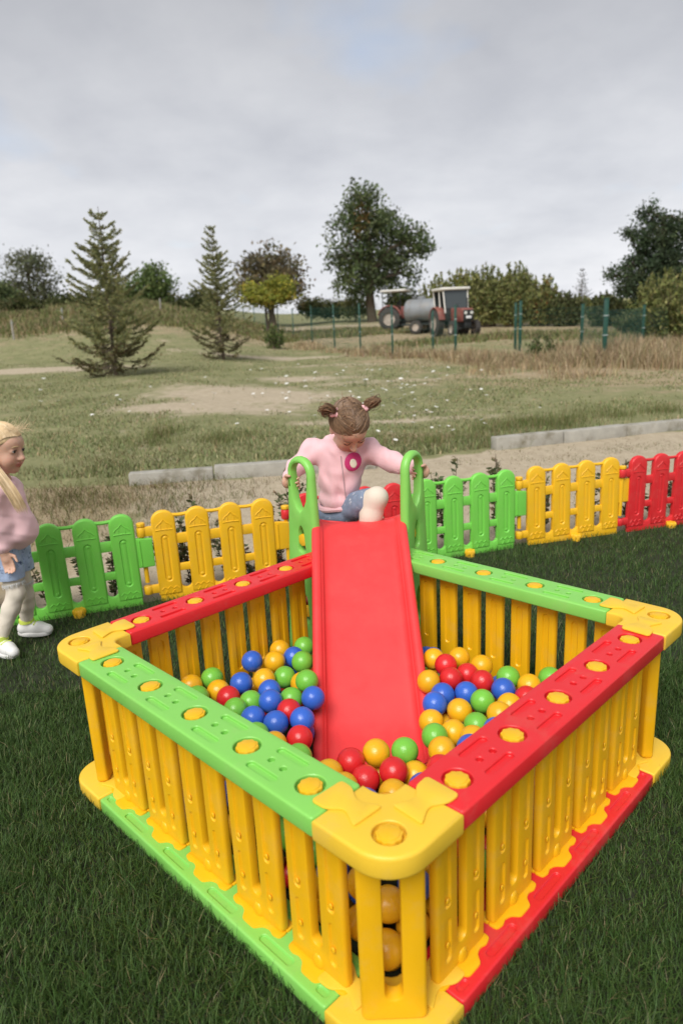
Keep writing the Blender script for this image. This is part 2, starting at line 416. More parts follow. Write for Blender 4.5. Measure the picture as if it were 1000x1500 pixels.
def ground_mat():
    m = bpy.data.materials.new('field_ground'); m.use_nodes = True; t = m.node_tree; t.nodes.clear(); l = t.links.new
    o = N(t, 'ShaderNodeOutputMaterial'); p = N(t, 'ShaderNodeBsdfPrincipled', ins={'Roughness': 0.95}); p.inputs['Specular IOR Level'].default_value = 0.15
    at = N(t, 'ShaderNodeAttribute', attribute_name='col'); sp = N(t, 'ShaderNodeSeparateColor'); l(at.outputs['Color'], sp.inputs[0])
    g = N(t, 'ShaderNodeNewGeometry'); mp = N(t, 'ShaderNodeMapping'); mp.inputs['Scale'].default_value = (1.0, 0.75, 1.0); l(g.outputs['Position'], mp.inputs[0])
    def noise(s, d=6, r=.6):
        n = N(t, 'ShaderNodeTexNoise', ins={'Scale': s, 'Detail': d, 'Roughness': r}); l(mp.outputs[0], n.inputs['Vector']); return n.outputs[0]
    def mr(sock, a, b, c=0.0, d=1.0):
        n = N(t, 'ShaderNodeMapRange', ins={'From Min': a, 'From Max': b, 'To Min': c, 'To Max': d}); l(sock, n.inputs[0]); return n.outputs[0]
    def mix(f, a, b):
        n = N(t, 'ShaderNodeMix', data_type='RGBA'); l(f, n.inputs['Factor'])
        for k, s in ((6, a), (7, b)):
            if isinstance(s, tuple): n.inputs[k].default_value = (*s, 1)
            else: l(s, n.inputs[k])
        return n.outputs[2]
    def math_(op, a, b):
        n = N(t, 'ShaderNodeMath', operation=op)
        for k, s in ((0, a), (1, b)):
            if isinstance(s, (int, float)): n.inputs[k].default_value = s
            else: l(s, n.inputs[k])
        return n.outputs[0]
    grass = mix(mr(noise(2.3), .35, .65), (0.20, 0.205, 0.098), (0.285, 0.272, 0.142))
    grass = mix(mr(noise(14), .4, .65, 0, .6), grass, (0.15, 0.165, 0.07))
    dry = mix(mr(noise(4), .35, .65), (0.29, 0.23, 0.14), (0.37, 0.30, 0.19))
    sand = mix(mr(noise(9), .35, .7), (0.48, 0.41, 0.30), (0.38, 0.315, 0.225))
    sand = mix(mr(noise(60, 3), .55, .7, 0, .5), sand, (0.17, 0.135, 0.09))
    big = noise(0.55, 7, .62)
    fdry = mr(math_('ADD', math_('MULTIPLY', sp.outputs[2], .45), noise(1.1, 6, .65)), .58, .78)
    c1 = mix(fdry, grass, dry)
    fs = mr(math_('ADD', math_('MULTIPLY', sp.outputs[0], .34), math_('ADD', math_('MULTIPLY', big, .5), math_('MULTIPLY', noise(3.5, 8, .7), .5))), .555, .70)
    c2 = mix(fs, c1, sand)
    l(c2, p.inputs['Base Color'])
    bp = N(t, 'ShaderNodeBump', ins={'Strength': 0.6, 'Distance': 0.03}); l(noise(22, 6, .7), bp.inputs['Height']); l(bp.outputs[0], p.inputs['Normal'])
    l(p.outputs[0], o.inputs[0]); return m
terr = link('ground', grid_terrain(), ground_mat()); tag(terr, kind='structure')

# lawn sheet (the rolled turf the toys stand on)
soil = material('lawn_soil', (0.02, 0.026, 0.010), rough=0.95, var=0.3, vscale=30, bump=0.5, bscale=120)
LX0, LX1, LY0 = -4.5, 4.5, -3.6
V = []; F = []; ns = 46
for i in range(ns):
    x = LX0 + (LX1 - LX0) * i / (ns - 1); V += [(x, LY0, 0.0), (x, fence_y(x) + 0.06 + 0.03 * math.sin(x * 7) + .02 * math.sin(x * 17), 0.0)]
for i in range(ns - 1): F.append((2 * i, 2 * i + 2, 2 * i + 3, 2 * i + 1))
tag(link('lawn', mk_mesh('lawn', V, F, False), soil), kind='structure')

# ------------------------------------------------------------------ ball pit
D = 0.2; HALF = 3.012 * D
PEN_RZ = math.atan2(0.70197, 0.71220)
pit = empty('ball_pit', (0, 0, 0), PEN_RZ, 'square plastic ball pit with red and green rails over yellow slats', 'ball pit')
RAIL_T, RAIL_H, RW = 0.486, 0.044, 0.066
RL = HALF - 0.128
KN = [-2 * D, -D, 0, D, 2 * D]
def knob_mesh(r=0.0245):
    m = MB(); n = 54
    m.plate(circle(0, 0, r, n, 0.045, 9), -0.014, 0.0, 0.003, steps=2)
    m.plate(circle(0, 0, r * 0.80, 28), -0.004, 0.0022, 0.002, steps=2)
    return m.mesh('knob')
KNOB = knob_mesh(); KNOB.materials.append(YEL)
def rail_mesh(top):
    m = MB(); bl = []
    for k in KN:
        if top: bl.append((circle(k, 0, 0.0310, 26), 0.015))
    for k in KN[:-1]:
        c = k + D / 2
        if top:
            for s in (-1, 1): bl.append((stadium(c + s * 0.006, s * 0.036, 0.090, 0.019, 4), 0.0075))
            for s in (-1, 1): bl.append((circle(c + s * 0.021, -s * 0.002, 0.008, 12), 0.012))
        else:
            for s in (-1, 1): bl.append((stadium(c, s * 0.043, 0.105, 0.018, 5), 0.005))
    if not top:
        for s in (-1, 1):
            for q in (-1, 1): bl.append((stadium(s * (2 * D + 0.045), q * 0.043, 0.03, 0.014, 4), 0.004))
    z1 = RAIL_T if top else RAIL_H + 0.002; z0 = RAIL_T - RAIL_H if top else 0.0
    m.plate(rrect(-RL, RL, -RW, RW, 0.0072, 2), z0, z1, 0.0055, blind=bl, hb=0.0018)
    return m.mesh('rail')
RT, RB = rail_mesh(True), rail_mesh(False)
RTs = {'g': RT, 'r': RT.copy()}; RBs = {'g': RB, 'r': RB.copy()}
for k, mt in (('g', GRN), ('r', RED)): RTs[k].materials.append(mt); RBs[k].materials.append(mt)
# slat panel : two slats joined at top and bottom, standing on the base rail ; front looks to -y
SZ0, SZ1 = RAIL_H + 0.001, RAIL_T - RAIL_H + 0.004
def slat_panel(w=0.168, sw=0.030, th=0.024, corner=False):
    m = MB(); hz = SZ1 - SZ0; hw = w / 2
    slot = stadium(0, hz / 2 + 0.02 if not corner else hz / 2 + .012, sw, hz - 0.075, 6)
    gr = []; bk = []
    xs_ = ((sw / 2 + hw) / 2) if not corner else None
    if xs_:
        for s in (-1, 1):
            gr += [(stadium(s * xs_, hz * 0.64, 0.017, hz * 0.40, 5), 0.0045), (stadium(s * xs_, hz * 0.235, 0.017, hz * 0.26, 5), 0.0045)]
            bk += [(stadium(s * xs_, hz * 0.60, 0.020, hz * 0.55, 5), 0.0045)]
    P = round_poly([(-hw, 0), (hw, 0), (hw, hz), (-hw, hz)], 0.016, 4)
    m.plate(P, -th / 2, th / 2, 0.0085, through=[slot], blind=gr, back_blind=bk, hb=0.0025, steps=3)
    V2 = [tuple((T(0, 0, SZ0) @ RX90) @ Vector(v)) for v in m.V]; m.V = V2
    if not corner:
        for s in (-1, 1):
            for zf in (0.13, 0.40): m.sphere((s * xs_, -th / 2 + .0005, SZ0 + hz * zf + .03), (0.006, 0.0025, 0.008), 8, 6)
    # scalloped foot flange lying on the base rail, both sides
        for s in (-1, 1):
            Pf = [(-0.088, 0), (-0.086, 0.022), (-0.066, 0.027), (-0.052, 0.021), (-0.034, 0.026), (-0.020, 0.044), (0.020, 0.044), (0.034, 0.026), (0.052, 0.021), (0.066, 0.027), (0.086, 0.022), (0.088, 0)]
            Pf = round_poly([(x, s * y) for x, y in Pf], 0.006, 2)
            m.plate(Pf, SZ0 - 0.002, SZ0 + 0.006, 0.002, steps=2)
        for s in (-1, 1):   # sloping scoop at the slot's foot
            sg = -1 if s > 0 else 1
            m.sphere((0, s * 0.011, SZ0 + 0.018), (0.0165, 0.0075, 0.020), 10, 7)
    return m.mesh('slat_panel')
SLAT = slat_panel(); SLAT.materials.append(ORA)
CSLAT = slat_panel(0.128, 0.034, 0.034, True); CSLAT.materials.append(ORA)
def key_mesh():
    m = MB(); P = [(-0.056, -0.038), (-0.052, 0.038), (-0.020, 0.020), (-0.006, 0.017), (0.020, 0.038), (0.056, 0.040), (0.053, -0.040), (0.024, -0.039), (-0.006, -0.019), (-0.022, -0.021)]
    m.plate(round_poly(P, 0.010, 3), 0, 0.0060, 0.0022, steps=2); return m.mesh('joint_key')
KEY = key_mesh(); KEY.materials.append(YELC)
def corner_mesh(top):
    # L-shaped cap, outer corner (rounded) towards (-x,-y)
    e = 0.1265; w_ = RW + 0.002
    P = []
    R_ = 0.085
    for i in range(11):
        a = rad(180 + 90 * i / 10); P.append((-w_ + R_ + R_ * math.cos(a), -w_ + R_ + R_ * math.sin(a)))
    P += [(e, -w_), (e, w_)]
    for i in range(5):
        a = rad(270 - 90 * i / 4); P.append((w_ + 0.03 + 0.03 * math.cos(a), w_ + 0.03 + 0.03 * math.sin(a)))
    P += [(w_, e), (-w_, e)]
    z1 = (RAIL_T if top else RAIL_H + 0.002) + 0.001; z0 = RAIL_T - RAIL_H - 0.003 if top else 0.0
    m = MB(); m.plate(P, z0, z1, 0.0075, blind=[(circle(0, 0, 0.0310, 26), 0.014)] if top else [], hb=0.0018, steps=3)
    return m.mesh('corner_cap')
CT, CB = corner_mesh(True), corner_mesh(False)
for c_ in (CT, CB): c_.materials.append(YELC)
# side frames: angle that sends local -y (outwards) the right way
sides = [('g', -90, 'front_left'), ('r', 0, 'front_right'), ('r', 180, 'back_left'), ('g', 90, 'back_right')]
for colr, ang, nm in sides:
    A = RZ(rad(ang)) @ T(0, -HALF, 0)
    rt = link('top_rail', RTs[colr], None, pit, A); link('base_rail', RBs[colr], None, pit, A)
    back = nm.startswith('back')
    for i, k in enumerate(KN):
        hid = back and ((nm == 'back_left' and i == 0) or (nm == 'back_right' and i == 4))
        kb = link('knob', KNOB, None, rt, T(k, 0, RAIL_T - 0.0005) @ RZ(rng.uniform(0, 6)))
        if not hid: link('slat_panel', SLAT, None, pit, A @ T(k, 0, 0))
for (sx, sy, ang) in ((-1, -1, 0), (1, -1, 90), (1, 1, 180), (-1, 1, 270)):
    A = T(sx * HALF, sy * HALF, 0) @ RZ(rad(ang))
    far = (sx, sy) == (1, 1)
    cp = link('corner_cap', CT, None, pit, A)
    link('knob', KNOB, None, cp, T(0, 0, RAIL_T + 0.0003))
    cb = link('base_corner', CB, None, pit, A)
    for (kx, ky, ka) in ((0.128, 0.004, 0), (0.004, 0.128, 90)):
        link('joint_key', KEY, None, cp, T(kx - .021, ky, RAIL_T + 0.0008) @ RZ(rad(ka)) if ka == 0 else T(kx, ky - .021, RAIL_T + 0.0008) @ RZ(rad(ka)))
        link('joint_key', KEY, None, cb, T(kx, ky, RAIL_H + 0.0028) @ RZ(rad(ka)))
    if not far:
        link('corner_slats', CSLAT, None, pit, A @ RZ(rad(-45)) @ T(0, 0.030, 0))

# ------------------------------------------------------------------ slide
SX = 0.004
slide = empty('slide', (SX, 0.78, 0), 0, 'red chute slide with green looped handles over the corner of the ball pit', 'slide')
path = [(0.11, 0.560), (0.085, 0.572), (0.05, 0.574), (0.03, 0.572), (0.005, 0.568), (-0.03, 0.556), (-0.06, 0.540), (-0.12, 0.503)]
y, z = -0.12, 0.503
while y > -0.70: y -= 0.06; z -= 0.0398; path.append((y, z))
path += [(-0.76, 0.095), (-0.80, 0.082), (-0.86, 0.073), (-0.93, 0.072)]
def chute_profile(rim):
    hw = 0.137
    P = [(-0.187, -0.035), (-0.189, rim - 0.006), (-0.184, rim + 0.006), (-0.174, rim + 0.011), (-0.162, rim + 0.010), (-0.153, rim + 0.003), (-0.147, rim * 0.5), (-0.140, 0.008), (-0.130, 0.0015), (-0.11, 0.0), (-0.05, -0.001)]
    return P + [(-x, z_) for x, z_ in P[::-1]]
m = MB(); rows = []
for i, (y, z) in enumerate(path):
    a, b = path[max(i - 1, 0)], path[min(i + 1, len(path) - 1)]
    ty, tz = b[0] - a[0], b[1] - a[1]; l_ = math.hypot(ty, tz); ny, nz = tz / l_, -ty / l_      # upward normal
    if nz < 0: ny, nz = -ny, -nz
    f = min(1, max(0, (0.10 - y) / 0.14)); rim = 0.006 + 0.027 * f
    pr = chute_profile(rim); o = len(m.V); rows.append(o)
    for (x, h) in pr: m.V.append((x, y + ny * h, z + nz * h))
    for (x, h) in pr[::-1]:                                                             # underside
        h2 = max(-0.035, h - 0.012) if abs(x) < 0.15 else h - 0.014
        xx = x * (0.93 if abs(x) > 0.15 else 1.0); m.V.append((xx, y + ny * h2, z + nz * h2))
n_ = len(chute_profile(.04)) * 2
for a, b in zip(rows[:-1], rows[1:]):
    for k in range(n_):
        j = (k + 1) % n_; m.F.append((a + k, a + j, b + j, b + k))
m.F.append(tuple(rows[0] + k for k in range(n_))[::-1]); m.F.append(tuple(rows[-1] + k for k in range(n_)))
bm_me = m.mesh('chute'); ch = link('chute', bm_me, SLIDE_RED, slide)
bb = bmesh.new(); bb.from_mesh(bm_me); bmesh.ops.recalc_face_normals(bb, faces=bb.faces); bb.to_mesh(bm_me); bb.free()
md = ch.modifiers.new('sub', 'SUBSURF'); md.levels = 1; md.render_levels = 1
# green side frames (plate in the (a,z) plane, toed outwards to the rear)
def frame_mesh():
    P = []
    P += [(-0.015, 0.0), (0.0, 0.40), (0.004, 0.60), (0.008, 0.70), (0.012, 0.78)]
    for i in range(9):
        a = rad(170 - 160 * i / 8); P.append((0.088 + 0.076 * math.cos(a), 0.795 + 0.070 * math.sin(a)))
    P += [(0.166, 0.74), (0.172, 0.66), (0.180, 0.55), (0.20, 0.35), (0.235, 0.0)]
    P = P[::-1]
    h1 = []
    for i in range(9):
        a = rad(180 * i / 8); h1.append((0.088 + 0.049 * math.cos(a), 0.795 + 0.043 * math.sin(a)))
    h1 += [(0.046, 0.73), (0.052, 0.69), (0.072, 0.655), (0.092, 0.640), (0.112, 0.655), (0.128, 0.69), (0.132, 0.74)]
    h2 = round_poly([(0.070, 0.47), (0.115, 0.47), (0.108, 0.56), (0.092, 0.585), (0.078, 0.56)], 0.02, 3)
    h3 = round_poly([(0.070, 0.16), (0.135, 0.16), (0.125, 0.27), (0.10, 0.30), (0.08, 0.27)], 0.02, 3)
    mm = MB(); mm.plate(P, -0.019, 0.019, 0.0165, through=[h1, h2, h3], hb=0.005, steps=5)
    mm.V = [tuple(RX90 @ Vector(v)) for v in mm.V]
    return mm.mesh('side_frame')
FR_ME = frame_mesh(); FR_ME.materials.append(GRN)
for (fx, fy, rx_, ry_) in ((-0.160, -0.045, -0.300, 0.120), (0.172, -0.045, 0.285, 0.130)):
    ang = math.atan2(ry_ - fy, rx_ - fx)
    fo = link('side_frame', FR_ME, None, slide, T(fx, fy, 0.0) @ RZ(ang))
    for kz in (0.52, 0.21):
        link('knob', KNOB, None, fo, T(0.093, 0.0, kz) @ Matrix.Rotation(rad(90), 4, 'X'))
for (sy_, sz_, w_) in ((0.20, 0.20, 0.255), (0.24, 0.33, 0.25)):
    MB().box(-w_, w_, sy_ - .055, sy_ + .055, sz_ - .025, sz_, 0.008).build('step', RED, slide)
MB().box(-0.150, 0.160, 0.06, 0.22, 0.410, 0.440, 0.008).build('platform', SLIDE_RED, slide)

# ------------------------------------------------------------------ balls
BR_ = 0.038
vis = [('y',279,1004),('g',310,994),('y',320,1015),('r',341,1023),('g',292,1021),('g',336,1041),('r',322,1044),('b',369,969),('y',403,969),('y',411,953),('b',431,963),('g',449,968),('b',355,1001),('y',387,996),('g',423,995),('y',441,1000),('g',432,1021),('b',394,1013),('b',396,1029),('g',363,1029),('b',369,1052),('b',405,1059),('b',439,1053),('r',435,1083),('g',376,1077),('y',405,1090),('g',452,1000),('g',437,1110),('b',452,1022),('r',418,1041),('g',449,948),
 ('y',620,969),('b',634,966),('r',649,974),('y',636,997),('r',657,992),('r',677,986),('y',672,964),('y',702,977),('r',705,998),('g',745,993),('b',738,1011),('y',774,1005),('g',806,994),('r',767,1023),('b',676,1017),('b',641,1031),('b',655,1019),('g',705,1027),('y',673,1043),('y',729,1047),('y',747,1034),('g',698,1063),('b',718,1069),('y',641,1062),('y',667,1073),('y',685,1081),('b',686,1092),('g',644,1080),('y',649,1097),
 ('r',513,1118),('y',551,1103),('g',593,1101),('r',547,1142),('r',577,1138),('y',596,1136),('y',484,1134),('y',520,1154),('y',575,1163),('b',605,1156),('r',636,1128),('b',548,1172),('y',560,1180)]
def slide_bed(x, yw):
    """bed height of the chute at world y (or -1 where there is none)"""
    if abs(x - SX) > 0.20: return -1
    yl = yw - 0.78
    if yl < -0.95 or yl > 0.1: return -1
    ys_ = [p[0] for p in path][::-1]; zs_ = [p[1] for p in path][::-1]
    return float(np.interp(yl, ys_, zs_))
bp_ = []; bcol = []; bray = []
for c, px, py in vis:
    d = _ray(px, py); z0 = 0.225
    q = ptz(px, py, z0)
    hb = slide_bed(q[0], q[1])
    bp_.append(q); bcol.append(c); bray.append(d / np.linalg.norm(d))
bp_ = np.array(bp_); bray = np.array(bray); n_vis = len(bp_)
v_ax = np.array([0.71220, 0.70197]); u_ax = np.array([-0.70197, 0.71220])
LIM = HALF - 0.018 - BR_ - 0.003
def confine(P):
    a = P[:, :2] @ v_ax; b = P[:, :2] @ u_ax
    a = np.clip(a, -LIM, LIM); b = np.clip(b, -LIM, LIM)
    P[:, :2] = a[:, None] * v_ax + b[:, None] * u_ax
    P[:, 2] = np.clip(P[:, 2], BR_ + 0.002, 0.5)
def off_slide(P):
    for i in range(len(P)):
        x, y_, z_ = P[i]; dx_ = x - SX; hb = slide_bed(SX, y_)
        if hb < 0 or abs(dx_) > 0.187 + BR_: continue
        slope = 0.55 if y_ - .78 > -0.72 else 0.12
        top = hb + BR_ * math.sqrt(1 + slope * slope)
        if abs(dx_) < 0.137 - BR_ * .2 and z_ > hb - 0.02: P[i, 2] = max(z_, top)
        elif z_ < hb + 0.05: P[i, 0] = SX + math.copysign(0.188 + BR_, dx_)
def relax(P, fixed_n, it=80, ray=None):
    for k in range(it):
        dlt = P[:, None] - P[None]; dist = np.linalg.norm(dlt, axis=2) + np.eye(len(P)) * 9
        ov = np.clip(2 * BR_ * 1.0 - dist, 0, None)
        push = (dlt / np.maximum(dist, 1e-6)[..., None] * ov[..., None]).sum(1) * 0.35
        if ray is not None:     # keep a ball near its line of sight: move mainly along it
            al = (push * ray).sum(1)[:, None] * ray; push = al * 1.0 + (push - al) * 0.35
        P += push; confine(P); off_slide(P)
    return P
relax(bp_, 0, 160, bray)
# filling below the visible layer and behind the near slats
cand = []
for lay, zc in enumerate((0.152, 0.095, 0.040)):
    for i in range(-9, 10):
        for j in range(-9, 10):
            a = (i + (lay % 2) * .5 + rng.uniform(-.12, .12)) * 0.079; b = (j + (lay % 2) * .5 + rng.uniform(-.12, .12)) * 0.079
            if abs(a) > LIM or abs(b) > LIM: continue
            if lay > 0 and not (a < -LIM + 0.17 or b < -LIM + 0.17): continue
            q = np.array([*(a * v_ax + b * u_ax), zc + rng.uniform(-.006, .006)]); cand.append(q)
P = list(bp_)
for q in cand:
    hb = slide_bed(q[0], q[1])
    if hb > 0 and hb - 0.05 - BR_ < q[2]: continue
    if min(np.linalg.norm(np.array(P) - q, axis=1)) > 2 * BR_ * 0.93: P.append(q); bcol.append(rng.choice(list('yyyrrbbg')) if q[1] > -.55 else rng.choice(list('yyyyrb')))
P = np.array(P)
BALLC = {'y': material('yellow_ball', (0.80, 0.42, 0.012), rough=0.3, bump=0.12, bscale=90, var=.08, objrand=.05), 'r': material('red_ball', (0.66, 0.022, 0.025), rough=0.3, bump=0.12, bscale=90, var=.08, objrand=.06),
         'g': material('green_ball', (0.17, 0.50, 0.055), rough=0.3, bump=0.12, bscale=90, var=.08, objrand=.05), 'b': material('blue_ball', (0.035, 0.125, 0.55), rough=0.3, bump=0.12, bscale=90, var=.08, objrand=.06)}
BM = {}
for k, mt in BALLC.items():
    m = MB(); m.sphere((0, 0, 0), BR_, 28, 18); 
    # the moulding seam round the middle
    m.revolve([(BR_ * .995, -0.0009), (BR_ * 1.006, -0.0004), (BR_ * 1.006, 0.0004), (BR_ * .995, 0.0009)], 28, None, False, False)
    BM[k] = mk_mesh('ball', m.V, m.F); BM[k].materials.append(mt)
full = {'y': 'yellow', 'r': 'red', 'g': 'green', 'b': 'blue'}
for i, q in enumerate(P):
    c = str(bcol[i]); o = link('ball', BM[c]); o.location = q; o.scale = tuple(rng.uniform(.965, 1.0, 3)); o.rotation_euler = tuple(rng.uniform(0, 6, 3))
    if i < n_vis:
        a = q[:2] @ v_ax; b = q[:2] @ u_ax
        if q[1] < -0.24 and abs(q[0]) < .24: wh = 'lying at the foot of the red slide'; g = 'at the foot of the slide'
        elif q[0] < 0: wh = 'in the pit between the slide and the red back rail'; g = 'between the slide and the red back rail'
        else: wh = 'in the pit between the slide and the green back rail'; g = 'between the slide and the green back rail'
    else: wh = 'buried low in the pit behind the yellow slats'; g = 'buried in the pit'
    tag(o, '%s plastic ball %s' % (full[c], wh), 'ball', '%s balls %s' % (full[c], g))

# ------------------------------------------------------------------ picket fence round the lawn
def arch(cx, cz, w_, h, n=8):
    return [(cx + w_ * math.cos(math.pi * i / n), cz + h * math.sin(math.pi * i / n)) for i in range(n + 1)]
PK_W, PK_H, PSP = 0.120, 0.50, 0.171
def picket_mesh():
    m = MB(); hw = PK_W / 2
    P = [(-hw, 0.045), (hw, 0.045)] + arch(0, PK_H - 0.055, hw, 0.055, 10)
    m.plate(P, -0.018, 0.018, 0.010, blind=[(stadium(0, 0.245, 0.036, 0.25, 6), 0.005)], hb=0.003, steps=3)
    m.plate(stadium(0, 0.245, 0.020, 0.232, 5), 0.0125, 0.0150, 0.002, steps=2)
    m.V = [tuple(RX90 @ Vector(v)) for v in m.V]
    yf = -0.018
    m.tube([(-0.043, yf, 0.398), (0.0, yf, 0.400), (0.043, yf, 0.398)], 0.0032, 5)
    m.tube([(x, yf, z) for x, z in ((-0.038, 0.415), (-0.028, 0.428), (-0.014, 0.436), (0, 0.452), (0.014, 0.436), (0.028, 0.428), (0.038, 0.415))], 0.003, 5)
    m.tube([(-0.016, yf, 0.404), (-0.016, yf, 0.425)], 0.0025, 5); m.tube([(0.016, yf, 0.404), (0.016, yf, 0.425)], 0.0025, 5)
    m.sphere((0, yf + .005, 0.355), (0.012, 0.004, 0.010), 8, 6); m.sphere((0, yf + .005, 0.136), (0.012, 0.004, 0.010), 8, 6)
    m.tube([(x, yf, z) for x, z in ((-0.045, 0.075), (-0.03, 0.088), (-0.015, 0.078), (0, 0.092), (0.015, 0.078), (0.03, 0.088), (0.045, 0.075))], 0.003, 5)
    m.tube([(x, yf, z) for x, z in ((-0.03, 0.050), (-0.018, 0.068), (-0.008, 0.052))], 0.0028, 5); m.tube([(x, yf, z) for x, z in ((0.006, 0.052), (0.02, 0.07), (0.032, 0.05))], 0.0028, 5)
    return m.mesh('picket')
PICK = picket_mesh()
def fence_parts():
    X0, X1 = -0.055, 3 * PSP + 0.055
    d = {}
    m = MB()
    for nm_, z0, z1 in (('cross_rail', 0.315, 0.368), ('cross_rail_low', 0.165, 0.205)):
        m = MB(); m.plate(rrect(X0 + .02, X1 - .02, z0, z1, 0.006, 2), -0.010, 0.010, 0.004, steps=2)
        m.V = [tuple(RX90 @ Vector(v)) for v in m.V]; d[nm_] = m.mesh('cross_rail')
    m = MB()   # bottom band with scooped upper edge
    P = [(X0, 0.0), (X1, 0.0), (X1, 0.085)]
    for i in range(2, -1, -1):
        cx = i * PSP + PSP / 2
        P += [(cx + 0.036, 0.105)] + [(cx + 0.030 * math.cos(a), 0.105 - 0.035 * math.sin(a)) for a in np.linspace(0, math.pi, 8)][1:-1] + [(cx - 0.036, 0.105)]
    P += [(X0, 0.085)]
    m.plate(P, -0.013, 0.013, 0.005, steps=2); m.V = [tuple(RX90 @ Vector(v)) for v in m.V]; d['bottom_band'] = m.mesh('bottom_band')
    a = 0.03; b = PSP - 0.03
    m = MB(); m.tube([(a + (b - a) * t, 0, 0.472 - 0.006 * math.sin(math.pi * t)) for t in np.linspace(0, 1, 7)], 0.0095, 8)
    global TOPBAR
    TOPBAR = m.mesh('top_bar')
    m = MB()   # hinge lugs on the left, plain tab on the right
    for nm_, z0, z1 in (('hinge_lug', 0.372, 0.422), ('hinge_lug_low', 0.060, 0.105)):
        m = MB(); m.plate(rrect(-0.118, -0.03, z0, z1, 0.012, 3), -0.014, 0.014, 0.006, steps=2)
        m.V = [tuple(RX90 @ Vector(v)) for v in m.V]
        m.revolve([(0.0, z0), (0.021, z0), (0.024, z0 + .004), (0.024, z1 - .004), (0.021, z1), (0, z1)], 16, T(-0.112, 0, 0), False, False)
        d[nm_] = m.mesh('hinge_lug')
    m = MB(); m.plate(round_poly([(X1 - 0.03, 0.205), (X1 + 0.085, 0.205), (X1 + 0.085, 0.355), (X1 - 0.03, 0.368)], 0.006, 2), -0.012, 0.012, 0.005, steps=2)
    m.V = [tuple(RX90 @ Vector(v)) for v in m.V]; m.tube([(X1 + 0.02, -0.012, 0.215), (X1 + 0.02, -0.012, 0.35)], 0.005, 6); d['side_tab'] = m.mesh('side_tab')
    return d
FPARTS = fence_parts()
def capm():
    m = MB(); m.plate(circle(0, 0, 0.021, 40, 0.05, 8), 0.0, 0.022, 0.005, steps=3); m.revolve([(0.012, -.30), (0.012, 0.002)], 12); return m.mesh('hinge_pin')
PIN = capm(); PIN.materials.append(FYEL)
def stakem():
    m = MB(); m.revolve([(0.0, -0.03), (0.028, -0.03), (0.030, 0.012), (0.026, 0.020), (0, 0.021)], 18, None, False, False)
    for k in range(6):
        a = k * math.pi / 3; m.sphere((0.026 * math.cos(a), 0.026 * math.sin(a), 0.006), (0.008, 0.008, 0.016), 8, 6)
    return m.mesh('stake_foot')
STAKE = stakem(); STAKE.materials.append(FYEL)
def colored(me, mt, cache={}):
    k = (me.name, mt.name)
    if k not in cache:
        c = me.copy(); c.materials.clear(); c.materials.append(mt); cache[k] = c
    return cache[k]
panels = [(FRED, (-2.36, 1.105), (-1.856, 1.262), 'red plastic picket fence panel reaching behind the blond girl'),
          (FGRN, (-1.656, 1.322), (-1.161, 1.478), 'green plastic picket fence panel beside the blond girl'),
          (FYEL, (-0.977, 1.545), (-0.470, 1.690), 'yellow plastic picket fence panel between the green one and the slide'),
          (FRED, (-0.255, 1.755), (0.245, 1.905), 'red plastic picket fence panel behind the slide'),
          (FGRN, (0.429, 1.962), (0.936, 2.117), 'green plastic picket fence panel beside the slide handle'),
          (FYEL, (1.124, 2.180), (1.622, 2.306), 'yellow plastic picket fence panel between green and red ones in open lawn'),
          (FRED, (1.800, 2.350), (2.295, 2.490), 'red plastic picket fence panel nearest the mesh fence and kerb')]
for mt, a, b, lab in panels:
    an = math.atan2(b[1] - a[1], b[0] - a[0])
    f = empty('picket_fence_panel', (a[0], a[1], -0.012), an, lab, 'fence panel', 'plastic fence panels round the lawn')
    f.rotation_euler = (rad(random.uniform(-1.5, 1.5)), rad(random.uniform(-.8, .8)), an)
    for i in range(4): link('picket', colored(PICK, mt), None, f, T(i * PSP, 0, 0))
    for k, me in FPARTS.items(): link(k.replace('_low', ''), colored(me, mt), None, f)
    for i in range(3): link('top_bar', colored(TOPBAR, mt), None, f, T(i * PSP, 0, 0))
    link('hinge_pin', PIN, None, f, T(-0.112, 0, 0.424))
    link('stake_foot', STAKE, None, f, T(1.5 * PSP, -0.036, 0.03))

# ------------------------------------------------------------------ kerbs behind the toy fence
CONC = material('kerb_concrete', (0.36, 0.345, 0.30), rough=0.9, var=0.18, vscale=9, bump=0.4, bscale=70, dirt=((0.16, 0.14, 0.09), 5.0, 0.5, 0.75))
def kerb(name, a, b, n, label, tilt=0.0):
    root = empty(name, (a[0], a[1], 0.0), math.atan2(b[1] - a[1], b[0] - a[0])); tag(root, kind='structure')
    Lk = math.hypot(b[0] - a[0], b[1] - a[1]); s = Lk / n
    for i in range(n):
        m = MB(); m.box(i * s + 0.006, (i + 1) * s - 0.006, 0, 0.14, -0.08, 0.135, 0.012)
        o = m.build('kerbstone', CONC, root); o.location = (0, random.uniform(-.008, .008), random.uniform(-.012, .008)); o.rotation_euler = (rad(random.uniform(-1, 1)), rad(random.uniform(-.6, .6)), rad(random.uniform(-.5, .5)))
kerb('kerb', (-2.02, 4.40), (0.30, 4.76), 3, 'l')
kerb('kerb', (1.62, 5.39), (6.4, 6.88), 6, 'r')

